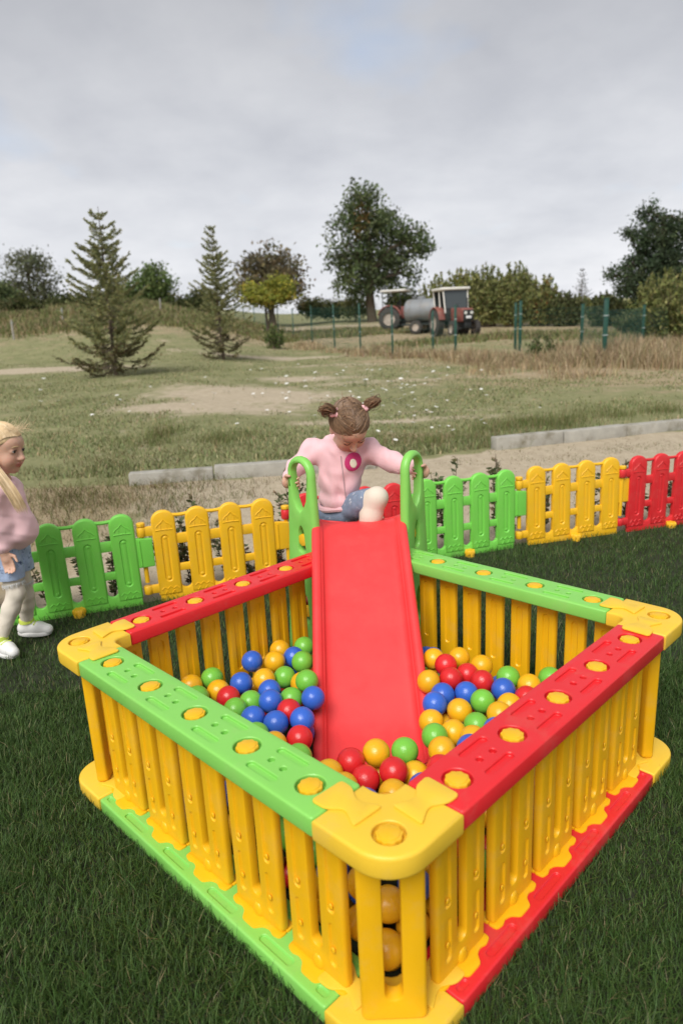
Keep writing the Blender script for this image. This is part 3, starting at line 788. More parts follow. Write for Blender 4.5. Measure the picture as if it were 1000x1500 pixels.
# ------------------------------------------------------------------ grass blades (numpy built)
def blades(name, X, Y, Z, length, width, lean, cols, seg=2, mat=None):
    n = len(X); az = rng.uniform(0, 2 * np.pi, n); fa = az + np.pi / 2 + rng.normal(0, .4, n)
    ld = np.stack([np.cos(az), np.sin(az)], -1); sd_ = np.stack([np.cos(fa), np.sin(fa)], -1)
    rows = []
    ts = np.linspace(0, 1, seg + 1)
    Vs = []
    for t in ts[:-1]:
        c = np.stack([X + ld[:, 0] * lean * length * t ** 1.8, Y + ld[:, 1] * lean * length * t ** 1.8, Z + length * t * (1 - .35 * lean * t)], -1)
        w_ = (width * (1 - t * .55) / 2)[:, None]
        off = np.concatenate([sd_ * w_, np.zeros((n, 1))], 1); Vs += [c - off, c + off]
    tip = np.stack([X + ld[:, 0] * lean * length, Y + ld[:, 1] * lean * length, Z + length * (1 - .35 * lean)], -1); Vs.append(tip)
    k = 2 * seg + 1
    V = np.stack(Vs, 1).reshape(-1, 3); base = np.arange(n) * k; tri = []
    for s in range(seg - 1):
        a = 2 * s; tri += [np.stack([base + a, base + a + 1, base + a + 3], -1), np.stack([base + a, base + a + 3, base + a + 2], -1)]
    a = 2 * (seg - 1); tri.append(np.stack([base + a, base + a + 1, base + 2 * seg], -1))
    lp = np.concatenate(tri).reshape(-1)
    me = big_mesh(name, V, 3, lp, False, np.repeat(cols, k, 0))
    return link(name, me, mat)
BLADE = material('grass_blade', (0, 0, 0), rough=0.55, attr='col', trans=0.25, spec=0.3)
DRYB = material('dry_blade', (0, 0, 0), rough=0.8, attr='col', trans=0.25, spec=0.15)
def palette(n, cols, wts, jit=.18):
    c = np.array(cols)[rng.choice(len(cols), n, p=np.array(wts) / sum(wts))]
    return np.clip(c * (1 + rng.normal(0, jit, (n, 1))) * (1 + rng.normal(0, .05, (n, 3))), 0.002, 1)
# lawn
def lawn_pts(n, x0, x1, y0, y1):
    X = rng.uniform(x0, x1, n); Y = rng.uniform(y0, y1, n)
    a = X * v_ax[0] + Y * v_ax[1]; b = X * u_ax[0] + Y * u_ax[1]
    k = (Y < fence_y(X) + 0.05 + .03 * np.sin(X * 7)) & ~((np.abs(a) < HALF + .062) & (np.abs(b) < HALF + .062))
    d = np.hypot(X - CAM_POS[0], Y - CAM_POS[1]); 
    vx = np.abs(X - CAM_POS[0]) < (Y - CAM_POS[1]) * 0.62 + 0.75
    k &= vx
    return X[k], Y[k]
X1, Y1 = lawn_pts(520000, -2.6, 2.6, -1.5, 0.6); X2, Y2 = lawn_pts(200000, -3.4, 3.6, 0.6, 2.9)
X = np.concatenate([X1, X2]); Y = np.concatenate([Y1, Y2]); n = len(X)
cl = np.sin(X * 5.3 + 2 * np.sin(Y * 3.1)) * np.sin(Y * 6.1 + 1.3 * np.sin(X * 4)) + .6 * np.sin(X * 17 + 3 * np.sin(Y * 11)) * np.sin(Y * 19)
ln = np.clip(rng.normal(.034, .010, n) * (1 + .25 * cl), .010, .075)
pc = palette(n, [(0.044, 0.092, 0.019), (0.064, 0.126, 0.028), (0.095, 0.165, 0.042), (0.14, 0.185, 0.06), (0.25, 0.22, 0.12)], [40, 30, 16, 5, 3.0])
lawn_g = blades('lawn_grass', X, Y, np.full(n, -.002), ln, rng.uniform(.0015, .0030, n), np.clip(rng.normal(.55, .28, n), .05, 1.3), pc, 2, BLADE)
tag(lawn_g, 'short dense dark green lawn grass under the ball pit', 'grass', kind='stuff')

# field beyond the fence
def field_pts(n, ymin, ymax, side=0.62):
    d = ymin * (ymax / ymin) ** rng.uniform(0, 1, n); X = rng.uniform(-1, 1, n) * ((d + 1.9) * side + .5)
    return X, d
def vnoise(X, Y, s, seed=0):
    """cheap value noise"""
    r_ = np.random.default_rng(seed); g = r_.uniform(0, 1, (64, 64)); x = (X / s) % 64; y = (Y / s) % 64
    xi = x.astype(int); yi = y.astype(int); fx = x - xi; fy = y - yi; fx = fx * fx * (3 - 2 * fx); fy = fy * fy * (3 - 2 * fy)
    a = g[xi % 64, yi % 64]; b = g[(xi + 1) % 64, yi % 64]; c = g[xi % 64, (yi + 1) % 64]; d = g[(xi + 1) % 64, (yi + 1) % 64]
    return (a * (1 - fx) + b * fx) * (1 - fy) + (c * (1 - fx) + d * fx) * fy
X, Y = field_pts(190000, 4.8, 45)
curb = np.interp(X, [-2.0, -.5, 1.6, 4.0, 8], [4.50, 4.75, 5.55, 6.3, 7.4])
tr_ = vnoise(X, Y, 1.1, 1) * .5 + vnoise(X, Y, .35, 2) * .3 + vnoise(X, Y, 3.1, 3) * .3
sandp = np.zeros(len(X))
for (px, py, Yd, sx, sy, a_) in ((360, 575, 12.5, 1.9, 1.9, .9), (300, 595, 10, 1.4, .8, .5), (20, 537, 20.5, 3.2, .7, .8), (60, 533, 21.5, 3, .5, .7), (440, 545, 17, 2.2, .8, .4), (560, 612, 8.2, 1.4, .28, .4), (600, 555, 15, 2.0, .6, .3), (400, 505, 27, 3.5, .8, .4)):
    q = pt(px, py, Yd); sandp += a_ * np.exp(-(((X - q[0]) / sx) ** 2 + ((Y - Yd) / sy) ** 2))
k = (Y > curb) & (tr_ - sandp * .5 > .52 + rng.uniform(-.14, .14, len(X)))
X, Y, tr_ = X[k], Y[k], tr_[k]; n = len(X)
ln = np.clip(rng.normal(.042, .018, n), .012, .12) * (0.75 + .8 * np.clip(tr_ - .4, 0, .5))
ln *= np.where((Y - curb[k] < 1.0), 1.5, 1.0)
pc = palette(n, [(0.205, 0.222, 0.098), (0.234, 0.267, 0.124), (0.286, 0.299, 0.150), (0.442, 0.370, 0.221), (0.351, 0.286, 0.163)], [34, 34, 18, 8, 6])
fg = blades('meadow_grass', X, Y, hfun(X, Y) - .004, ln, rng.uniform(.006, .012, n) * (1 + Y / 14), np.clip(rng.normal(.5, .3, n), .05, 1.2), pc, 2, DRYB)
tag(fg, 'patchy grey green meadow grass on the sandy field', 'grass', kind='stuff')

# tall dry grass along the wire fence, on the bank and beside the kerb
def clumps(spots, per, name, label, cols, wts, hl, wd=.010, lean=.45):
    Xs, Ys, H = [], [], []
    for (x, y, r_, hs) in spots:
        m_ = int(per * (r_ / .5)); Xs.append(x + rng.normal(0, r_ * .55, m_)); Ys.append(y + rng.normal(0, r_ * .55, m_)); H.append(np.full(m_, hs))
    X = np.concatenate(Xs); Y = np.concatenate(Ys); H = np.concatenate(H); n = len(X)
    g = blades(name, X, Y, hfun(X, Y) - .01, np.clip(rng.normal(hl, hl * .3, n), .05, 3) * H, rng.uniform(.6, 1.3, n) * wd * (1 + np.maximum(Y - 6, 0) / 12), np.clip(rng.normal(lean, .22, n), .03, 1.2), palette(n, cols, wts), 3, DRYB)
    return tag(g, label, 'grass', kind='stuff')
sp_ = []
def along(px0, py0, Y0, px1, py1, Yb, n, r_, hs, jit=.6):
    a = ground(px0, py0, Y0); b = ground(px1, py1, Yb)
    for t in np.linspace(0, 1, n): sp_.append((a.x + (b.x - a.x) * t + rng.normal(0, jit), a.y + (b.y - a.y) * t + rng.normal(0, jit), r_, hs * rng.uniform(.7, 1.25)))
DRYC = [(0.40, 0.31, 0.19), (0.46, 0.37, 0.235), (0.31, 0.225, 0.13), (0.20, 0.20, 0.085)]
along(530, 512, 27, 668, 530, 23, 16, .6, .85); along(668, 530, 22, 760, 550, 18.5, 16, .6, .9); along(760, 550, 18.5, 1000, 560, 15.5, 30, .7, 1.15); along(700, 545, 19, 880, 590, 13.5, 14, .5, .6)
along(900, 550, 17, 1010, 540, 17.5, 16, .7, 1.4); along(440, 495, 36, 540, 512, 28, 10, .7, .7); along(860, 520, 22, 1000, 520, 24, 14, .8, 1.2)
clumps(sp_, 115, 'dry_grass', 'tall straw coloured dry grass along the wire fence', DRYC, [38, 30, 22, 10], .36, .010)
sp_ = []
along(0, 490, 36, 280, 470, 44, 46, 1.6, 1.0, 2.2); along(0, 470, 44, 300, 455, 52, 40, 1.8, 1.1, 2.4); along(430, 480, 46, 560, 478, 44, 24, 1.5, .7, 1.6); along(680, 490, 34, 900, 488, 32, 26, 1.2, .9, 1.6); along(350, 478, 42, 440, 482, 42, 14, 1.2, .9, 1.2)
clumps(sp_, 130, 'bank_grass', 'brown dry grass on the bank below the trees', [(0.297, 0.237, 0.138), (0.220, 0.204, 0.094), (0.352, 0.281, 0.165), (0.165, 0.198, 0.072)], [18, 26, 12, 44], .30, .016)
sp_ = []
along(205, 655, 6.6, 420, 655, 6.6, 14, .25, .9, .3); along(230, 645, 7.2, 260, 640, 7.3, 5, .2, 1.5, .15); along(725, 640, 6.4, 990, 602, 8.2, 24, .28, .9, .3); along(560, 645, 6.4, 700, 650, 5.9, 14, .3, .9, .25); along(735, 630, 6.8, 830, 620, 7.2, 10, .3, 1.2, .2)
clumps(sp_, 170, 'kerb_grass', 'longer green grass growing behind the kerbstones', [(0.10, 0.145, 0.04), (0.15, 0.185, 0.06), (0.27, 0.22, 0.115), (0.19, 0.16, 0.075)], [36, 30, 22, 12], .15, .004)
sp_ = []
along(0, 700, 3.9, 300, 705, 3.9, 34, .30, .9, .32); along(20, 730, 3.0, 330, 735, 2.9, 20, .24, .6, .3); along(60, 690, 4.3, 300, 705, 4.0, 16, .28, .7, .28); along(70, 660, 5.4, 200, 660, 5.6, 12, .3, .8, .3); along(100, 730, 2.9, 330, 735, 2.8, 10, .2, .35, .25); along(740, 640, 4.6, 990, 632, 5.3, 26, .2, .3, .35); along(620, 690, 3.2, 990, 645, 3.9, 22, .16, .26, .3); along(300, 700, 4.0, 460, 690, 4.2, 8, .2, .35, .25)
clumps(sp_, 130, 'weed_patch', 'low brown and green weeds on the earth bank behind the fence', [(0.10, 0.125, 0.04), (0.20, 0.155, 0.08), (0.15, 0.16, 0.055), (0.14, 0.095, 0.05)], [30, 28, 24, 18], .11, .0045, .8)

# ------------------------------------------------------------------ foliage tools
def leaf_mesh(name, C, size, cols, aspect=.55, updir=None, spread=1.0):
    n = len(C)
    if updir is None: d = rng.normal(0, 1, (n, 3))
    else: d = updir + rng.normal(0, spread, (n, 3))
    d /= np.linalg.norm(d, axis=1)[:, None]
    r_ = rng.normal(0, 1, (n, 3)); s = np.cross(d, r_); s /= np.linalg.norm(s, axis=1)[:, None] + 1e-9
    L_ = (size if np.ndim(size) else np.full(n, size))[:, None]; nn = np.cross(d, s)
    p0 = C - d * L_ * .5; p2 = C + d * L_ * .5; p1 = C + s * L_ * aspect * .5 + nn * L_ * .08; p3 = C - s * L_ * aspect * .5 + nn * L_ * .08
    V = np.stack([p0, p1, p2, p3], 1).reshape(-1, 3); lp = np.arange(4 * n)
    return big_mesh(name, V, 4, lp, False, np.repeat(cols, 4, 0))
LEAF = material('leaf', (0, 0, 0), rough=0.6, attr='col', trans=0.42, spec=0.25)
BARK = material('bark', (0.10, 0.075, 0.052), rough=0.95, var=0.3, vscale=6, bump=0.6, bscale=20, stretch=(1, 1, .25))
TWIG = material('twig', (0.15, 0.12, 0.085), rough=0.9, var=0.2, vscale=4)
def branch_pts(a, b, n=5, sag=0.0, wob=.05):
    a = np.array(a, float); b = np.array(b, float); l_ = np.linalg.norm(b - a); P = []
    for t in np.linspace(0, 1, n): P.append(a + (b - a) * t + np.array([0, 0, -sag * l_ * math.sin(math.pi * t)]) + (rng.normal(0, wob * l_ * .3, 3) if 0 < t < 1 else 0))
    return P
def broadleaf(name, base, lobes, label, cols, wts, leaf=.28, nleaf=9000, trunk_r=.25, trunk_top=None, cat='tree', group=None, clump=.38, hollow=.35, per=22, extra=None):
    """lobes: (dx,dy,z,rx,ry,rz) relative to base"""
    root = empty(name, base, 0, label, cat, group)
    vol = np.array([l_[3] * l_[4] * l_[5] for l_ in lobes]) ** .8; nc = max(20, nleaf // per); ids = rng.choice(len(lobes), nc, p=vol / vol.sum())
    Lb = np.array(lobes, float)[ids]; d = rng.normal(0, 1, (nc, 3)); d /= np.linalg.norm(d, axis=1)[:, None]
    rr = rng.uniform(hollow ** 3, 1.0, nc) ** (1 / 3) * rng.choice([1, 1, 1, 1.14], nc)
    cc = Lb[:, :3] + d * Lb[:, 3:] * rr[:, None]; ccol = palette(nc, cols, wts, .16)
    C = np.repeat(cc, per, 0) + rng.normal(0, 1, (nc * per, 3)) * clump * np.array([1, 1, .7]); col = np.repeat(ccol, per, 0) * (1 + rng.normal(0, .14, (nc * per, 1)))
    if extra is not None:
        for (ex, ey, ez, er, ec) in extra:
            msk = np.linalg.norm(C - np.array([ex, ey, ez]), axis=1) < er * rng.uniform(.5, 1.1, len(C)); col[msk] = np.array(ec) * (1 + rng.normal(0, .15, (msk.sum(), 1)))
    crown = link('crown', leaf_mesh('crown', C, rng.uniform(.6, 1.2, len(C)) * leaf, np.clip(col, .003, 1)), LEAF, root)
    m = MB(); zt = trunk_top or lobes[0][2] * .8
    tp = branch_pts((0, 0, -.3), (0, 0, zt), 6, 0, .06); m.tube(tp, list(np.linspace(trunk_r * 1.2, trunk_r * .55, 6)), 8)
    trk = m.build('trunk', BARK, root)
    for i, l_ in enumerate(lobes):
        st = tp[rng.integers(2, 6)]; mm = MB(); q = branch_pts(st, np.array(l_[:3]) + rng.normal(0, .1, 3), 5, -.06, .12); mm.tube(q, list(np.linspace(trunk_r * .5, trunk_r * .12, 5)), 6)
        for j in range(5):
            dd = rng.normal(0, 1, 3); dd /= np.linalg.norm(dd); e_ = np.array(l_[:3]) + dd * np.array(l_[3:]) * .85; mm.tube(branch_pts(q[rng.integers(2, 5)], e_, 4, -.05, .15), list(np.linspace(trunk_r * .18, trunk_r * .03, 4)), 4)
        mm.build('limb', BARK, root)
    return root

def spruce(name, base, H, R, label, cols, wts, seed, bare=.22, dens=1.0, sparse_top=True):
    root = empty(name, base, 0, label, 'tree'); r_ = np.random.default_rng(seed)
    m = MB(); lean = r_.normal(0, .015, 2); m.tube([(lean[0] * z, lean[1] * z, z) for z in np.linspace(-.2, H, 12)], list(np.linspace(.05 * H / 3.5, .006, 12)), 7); m.build('trunk', BARK, root)
    bm_ = MB(); LC = []; LD = []
    z = H * .05
    while z < H * .985:
        f = z / H
        prof = np.interp(f, [0.03, .12, .22, .35, .5, .65, .78, .88, 1.0], [.62, .95, 1.0, .90, .70, .52, .34, .22, .05]) * R
        nb = int(r_.integers(4, 7)); a0 = r_.uniform(0, 6.28)
        for k in range(nb):
            az = a0 + 6.283 * k / nb + r_.normal(0, .25); Lb = prof * r_.uniform(.45, 1.18) + .06
            up = np.interp(f, [0, .3, .7, 1], [-.18, -.02, .35, .95]) + r_.normal(0, .08)
            P = []
            for t in np.linspace(0, 1, 6): P.append((lean[0] * z + math.cos(az) * Lb * t, lean[1] * z + math.sin(az) * Lb * t, z + Lb * (up * t + (.22 if f < .7 else .05) * t * t - .16 * math.sin(math.pi * t) * (1 - f))))
            bm_.tube(P, list(np.linspace(.014 * (1 - f) + .006, .003, 6)), 4)
            P = np.array(P); nt = max(3, int(Lb / .075 * dens))
            if f < bare and r_.uniform() < .5: nt = nt // 3
            for q in range(nt):
                t = r_.uniform(.12 if f > .3 else .3, 1); i = min(4, int(t * 5)); c = P[i] + (P[i + 1] - P[i]) * (t * 5 - i); bd = P[i + 1] - P[i]; bd /= np.linalg.norm(bd)
                sdv = np.cross(bd, [0, 0, 1]); sdv /= np.linalg.norm(sdv) + 1e-6
                tw = bd * .8 + sdv * r_.choice([-1, 1]) * r_.uniform(.3, 1.0) + np.array([0, 0, r_.normal(-.05, .22)]); tw /= np.linalg.norm(tw); tl = (.10 + .16 * (1 - t)) * (Lb / R) ** .5 * r_.uniform(.7, 1.2) * R
                e = c + tw * tl
                nn = 7
                tt = r_.uniform(0, 1, nn)[:, None]; LC.append(c + (e - c) * tt + r_.normal(0, .012, (nn, 3))); LD.append(np.repeat(tw[None], nn, 0))
        z += H * (.030 if f < .75 else .055) * r_.uniform(.8, 1.25)
    LC = np.concatenate(LC); LD = np.concatenate(LD); n = len(LC)
    col = palette(n, cols, wts, .2)
    low = (LC[:, 2] < H * .2) & (rng.uniform(0, 1, n) < .55); col[low] = palette(int(low.sum()), [(0.16, 0.115, 0.065), (0.12, 0.085, 0.05)], [1, 1])
    bm_.build('branches', TWIG, root)['kind'] = 'stuff'
    cr = link('crown', leaf_mesh('crown', LC, rng.uniform(.055, .10, n) * H / 4.5, np.clip(col, .003, 1), .34, LD, .45), LEAF, root)
    return root

SP_C = [(0.271, 0.294, 0.135), (0.359, 0.352, 0.160), (0.456, 0.410, 0.196), (0.185, 0.222, 0.112)]
def top_h(b, px, py):      # height needed so that the top shows at pixel py
    d = _ray(px, py); k = (b.y - CAM_POS[1]) / d[1]; return float(CAM_POS[2] + k * d[2] - b.z)
b1 = ground(170, 548, 17.5); spruce('spruce_tree', b1, top_h(b1, 156, 303), 1.28, 'spruce with a bare pointed leader and browned lowest branches', SP_C, [34, 28, 18, 20], 3, dens=4.2)
b2 = ground(327, 520, 25); spruce('spruce_tree', b2, top_h(b2, 321, 330), 1.15, 'thin spruce with two leaders beside the yellow green tree', SP_C, [34, 28, 18, 20], 5, bare=.35, dens=3.2)
DK = [(0.088, 0.116, 0.049), (0.120, 0.156, 0.065), (0.166, 0.200, 0.084), (0.061, 0.084, 0.037)]
OL = [(0.211, 0.234, 0.082), (0.272, 0.288, 0.103), (0.336, 0.320, 0.125), (0.149, 0.172, 0.062)]
BRN = [(0.167, 0.145, 0.080), (0.210, 0.171, 0.090), (0.123, 0.120, 0.067), (0.246, 0.181, 0.102)]
YG = [(0.30, 0.31, 0.05), (0.235, 0.27, 0.055), (0.37, 0.32, 0.055)]
def s_(px, Y): return px * (Y + 1.87) / FOC          # pixels to metres at that distance
def tree_px(name, cx, by, Y, lob, label, cols, wts, **kw):
    """lob: list of (px, py, rx, ry) crown lobes in photo pixels, turned into real volumes at distance Y"""
    b = ground(cx, by, Y); LB = []
    for (x, y, rx, ry) in lob:
        q = pt(x, y, Y); LB.append((q[0] - b.x, rng.uniform(-.4, .4) * s_(rx, Y), q[2] - b.z, s_(rx, Y), s_(rx, Y) * .9, s_(ry, Y)))
    return broadleaf(name, b, LB, label, cols, wts, **kw)
tree_px('broadleaf_tree', 545, 447, 60, [(540, 315, 34, 34), (512, 355, 30, 34), (568, 350, 38, 34), (602, 345, 24, 26), (545, 390, 46, 28), (520, 415, 32, 22), (580, 405, 32, 24), (490, 380, 14, 16), (530, 290, 24, 16), (612, 362, 20, 14)], 'tall dark green round tree standing behind the tractors', DK, [30, 34, 22, 14], leaf=.36, nleaf=11500, trunk_r=.38, trunk_top=5.5, clump=.40, hollow=.35, extra=[(-.6, -1.5, 8.6, 1.0, (0.15, 0.095, 0.03)), (-.9, -1.5, 7.3, .9, (0.14, 0.105, 0.03))])
tree_px('broadleaf_tree', 398, 450, 58, [(395, 385, 34, 22), (372, 400, 20, 18), (420, 400, 22, 24), (432, 428, 14, 22), (398, 420, 40, 22), (360, 420, 16, 18)], 'brownish olive tree with thinning crown behind the yellow green one', BRN, [34, 26, 24, 16], leaf=.36, nleaf=5200, trunk_r=.26, trunk_top=3.2, clump=.42)
tree_px('small_tree', 390, 455, 46, [(405, 420, 18, 15), (372, 428, 18, 13), (420, 430, 12, 12), (388, 436, 26, 9)], 'small bright yellow green tree by the wire fence', YG, [40, 36, 24], leaf=.26, nleaf=4200, trunk_r=.10, trunk_top=1.6, clump=.26)
tree_px('broadleaf_tree', 48, 448, 62, [(42, 395, 28, 22), (65, 415, 20, 18), (25, 420, 22, 22), (50, 435, 34, 14), (48, 382, 20, 10)], 'pale thin grey green tree on the bank', [(0.14, 0.15, 0.09), (0.17, 0.175, 0.10), (0.11, 0.12, 0.07)], [1, 1, 1], leaf=.30, nleaf=4200, trunk_r=.2, trunk_top=3, clump=.45)
tree_px('bush', 3, 455, 50, [(0, 432, 16, 18), (8, 445, 14, 12)], 'dark green bush at the end of the bank beside the pale tree', DK, [30, 34, 22, 14], leaf=.28, nleaf=2600, trunk_r=.08, trunk_top=.8, clump=.3, cat='bush')
tree_px('broadleaf_tree', 222, 452, 56, [(228, 408, 18, 16), (212, 422, 22, 18), (240, 425, 14, 18), (222, 440, 28, 12)], 'fresh green bushy tree between the two spruces', [(0.133, 0.189, 0.063), (0.182, 0.238, 0.077), (0.098, 0.140, 0.049)], [1, 1, 1], leaf=.30, nleaf=5200, trunk_r=.14, trunk_top=1.8, clump=.36)
BU = [(95, 446, 26, 10, 54, 'low olive bush on the bank left of the spruce'), (140, 440, 24, 14, 56, 'low bush half hidden behind the spruce'), (182, 436, 18, 16, 57, 'bush beside the fresh green tree'), (268, 446, 24, 9, 55, 'low grey green bush between the green tree and thin spruce'), (300, 440, 20, 14, 54, 'bush behind the thin spruce'), (455, 450, 14, 10, 62, 'small far bush next to the brownish tree'), (485, 452, 20, 10, 64, 'low far hedge bush left of the tall tree'), (520, 450, 18, 12, 63, 'far hedge bush under the tall tree'), (590, 444, 18, 14, 60, 'far bush showing between the two tractors'), (30, 450, 22, 9, 48, 'low green bush under the pale tree')]
for (x, y, rx, ry, Yd, lab) in BU:
    tree_px('bush', x, y + ry, Yd, [(x, y, rx, ry), (x - rx * .5, y + ry * .3, rx * .6, ry * .7), (x + rx * .5, y + ry * .25, rx * .6, ry * .7)], lab, OL if rng.uniform() < .5 else [(0.06, 0.08, 0.025), (0.09, 0.105, 0.035), (0.12, 0.12, 0.05), (0.05, 0.06, 0.02)], [1, 1, 1, 1], leaf=.28, nleaf=2000, trunk_r=.06, trunk_top=.5, clump=.34, cat='bush', group='bushes on the bank')

for (x, y, rx, ry, Yd, lab) in ((-70, 450, 34, 20, 50, 'rounded olive bush on the bank past the pale tree'), (-150, 440, 40, 30, 54, 'big olive bush on the bank past the wooden stakes'), (-250, 440, 44, 26, 50, 'broad bush at the far end of the bank'), (-350, 430, 40, 36, 52, 'tall bush at the far end of the bank'), (1090, 430, 40, 60, 34, 'dark bush beside the big pine'), (1190, 430, 46, 50, 36, 'broad bush past the big pine')):
    tree_px('bush', x, y + ry, Yd, [(x, y, rx, ry), (x - rx * .5, y + ry * .3, rx * .6, ry * .7), (x + rx * .5, y + ry * .25, rx * .6, ry * .7)], lab, OL, [1, 1, 1, 1], leaf=.34, nleaf=2600, trunk_r=.06, trunk_top=.5, clump=.4, cat='bush', group='bushes on the bank')
def shoots(name, cx, by, Y, w_px, top_px, label, cols, wts, n=60, lf=.22, group=None):
    """upright many-stemmed bush"""
    b = ground(cx, by, Y); H = top_h(b, cx, top_px); W = s_(w_px, Y)
    root = empty(name, b, 0, label, 'bush', group); m = MB(); C = []; Dn = []
    for i in range(n):
        a = rng.uniform(0, 6.28); r_ = math.sqrt(rng.uniform(0, 1)); hx, hy = math.cos(a) * r_ * W * 1.35, math.sin(a) * r_ * W
        h = H * (1 - .28 * r_ ** 2) * rng.uniform(.55, 1.05); p0 = np.array([hx * .35, hy * .35, -.05]); p1 = np.array([hx, hy, h])
        P = branch_pts(p0, p1, 5, -.02, .05); m.tube(P, list(np.linspace(.02, .004, 5)), 4); P = np.array(P)
        k = int(26 + 9 * h); t = rng.uniform(.12, 1.0, k); i_ = np.minimum(3, (t * 4).astype(int)); c = P[i_] + (P[i_ + 1] - P[i_]) * (t * 4 - i_)[:, None]
        C.append(c + rng.normal(0, .5, (k, 3)) * np.array([.30, .30, .12]) * (1.15 - t)[:, None]); Dn.append(np.tile([0, 0, .8], (k, 1)))
    C = np.concatenate(C); Dn = np.concatenate(Dn)
    m.build('stems', TWIG, root)['kind'] = 'stuff'
    link('crown', leaf_mesh('crown', C, rng.uniform(.6, 1.3, len(C)) * lf, palette(len(C), cols, wts, .2), .42, Dn, .7), LEAF, root)
    return root
for i_, (x_, y_, w_, t_, Yd, lab) in enumerate(((600, 462, 26, 432, 66, 'far hedge bush behind the open canopy tractor'), (645, 464, 30, 428, 66, 'far hedge bush left of the cab tractor roof'), (700, 466, 34, 420, 62, 'far hedge bush behind the feathery olive bush'), (755, 468, 34, 420, 60, 'far hedge bush behind the tall upright bush'), (815, 470, 36, 430, 58, 'far hedge bush left of the small conifer'), (868, 470, 32, 432, 56, 'far hedge bush between small conifer and pine'), (920, 472, 32, 440, 52, 'far hedge bush behind the pine trunk'))):
    shoots('hedge_bush', x_, y_, Yd, w_, t_, lab, OL, [1, 1, .6, 1.3], 80, .42, 'far hedge bushes')
shoots('willow_bush', 668, 470, 47, 30, 392, 'olive willow bush with a yellowish foot behind the cab tractor', OL + [(0.21, 0.19, 0.03)], [30, 30, 20, 12, 14], 150, .30)
shoots('willow_bush', 640, 468, 50, 20, 405, 'thin olive bush between tall tree and cab tractor', OL, [1, 1, 1, 1], 90, .28)
shoots('willow_bush', 712, 474, 45, 26, 386, 'tall feathery olive bush right of the cab tractor', OL, [1, 1, 1, 1], 150, .28)
shoots('willow_bush', 752, 476, 44, 24, 384, 'tall upright green bush above the double green post', OL, [1.3, 1.2, .6, 1], 150, .28)
shoots('willow_bush', 792, 476, 43, 20, 402, 'olive bush with an orange leaved foot', OL + [(0.20, 0.09, 0.035)], [1, 1, 1, 1, .35], 130, .28)
shoots('willow_bush', 828, 478, 42, 22, 425, 'low dull green bush beside the small conifer', [(0.085, 0.108, 0.042), (0.125, 0.145, 0.055), (0.16, 0.165, 0.07)], [1, 1, 1], 110, .26)
shoots('willow_bush', 884, 480, 40, 22, 428, 'low dull green bush in front of the pine', [(0.085, 0.108, 0.042), (0.125, 0.145, 0.055), (0.16, 0.165, 0.07)], [1, 1, 1], 100, .26)
bc = ground(850, 478, 44); spruce('conifer', bc, top_h(bc, 848, 392), .85, 'small dark pointed conifer left of the pine', [(0.03, 0.048, 0.022), (0.045, 0.06, 0.026)], [1, 1], 11, bare=.05, dens=.5)
tree_px('pine_tree', 960, 490, 36, [(955, 312, 13, 16), (972, 330, 18, 16), (940, 350, 22, 16), (985, 350, 26, 22), (955, 385, 34, 20), (910, 398, 18, 10), (990, 390, 30, 26), (935, 420, 34, 18), (975, 425, 40, 22), (1010, 330, 18, 22), (898, 405, 10, 7), (925, 340, 10, 7)], 'big dark green pine with clumped needles', [(0.053, 0.078, 0.042), (0.073, 0.105, 0.053), (0.101, 0.133, 0.064)], [1, 1, .6], leaf=.17, nleaf=22000, trunk_r=.22, trunk_top=5.5, clump=.21, hollow=.3, per=26)
shoots('leaning_bush', 985, 505, 27, 42, 388, 'broad olive green bush in front of the pine', OL, [1, 1, 1, .8], 200, .22)
shoots('willow_bush', 935, 500, 31, 28, 452, 'low green bush under the pine by the wire fence', [(0.085, 0.108, 0.042), (0.125, 0.145, 0.055), (0.16, 0.165, 0.07)], [1, 1, 1], 110, .22)
shoots('weed_bush', 793, 532, 20.5, 17, 490, 'pale leafy weed bush against the wire fence', [(0.11, 0.15, 0.055), (0.16, 0.19, 0.08)], [1, 1], 26, .13)
shoots('weed_bush', 880, 560, 17, 16, 522, 'green climbing weed at the foot of the thick green post', [(0.08, 0.12, 0.045), (0.13, 0.16, 0.065)], [1, 1], 26, .12)
shoots('weed_bush', 402, 500, 33, 12, 470, 'bright green weed bush by the far green posts', [(0.09, 0.14, 0.04), (0.13, 0.17, 0.05)], [1, 1], 22, .16)

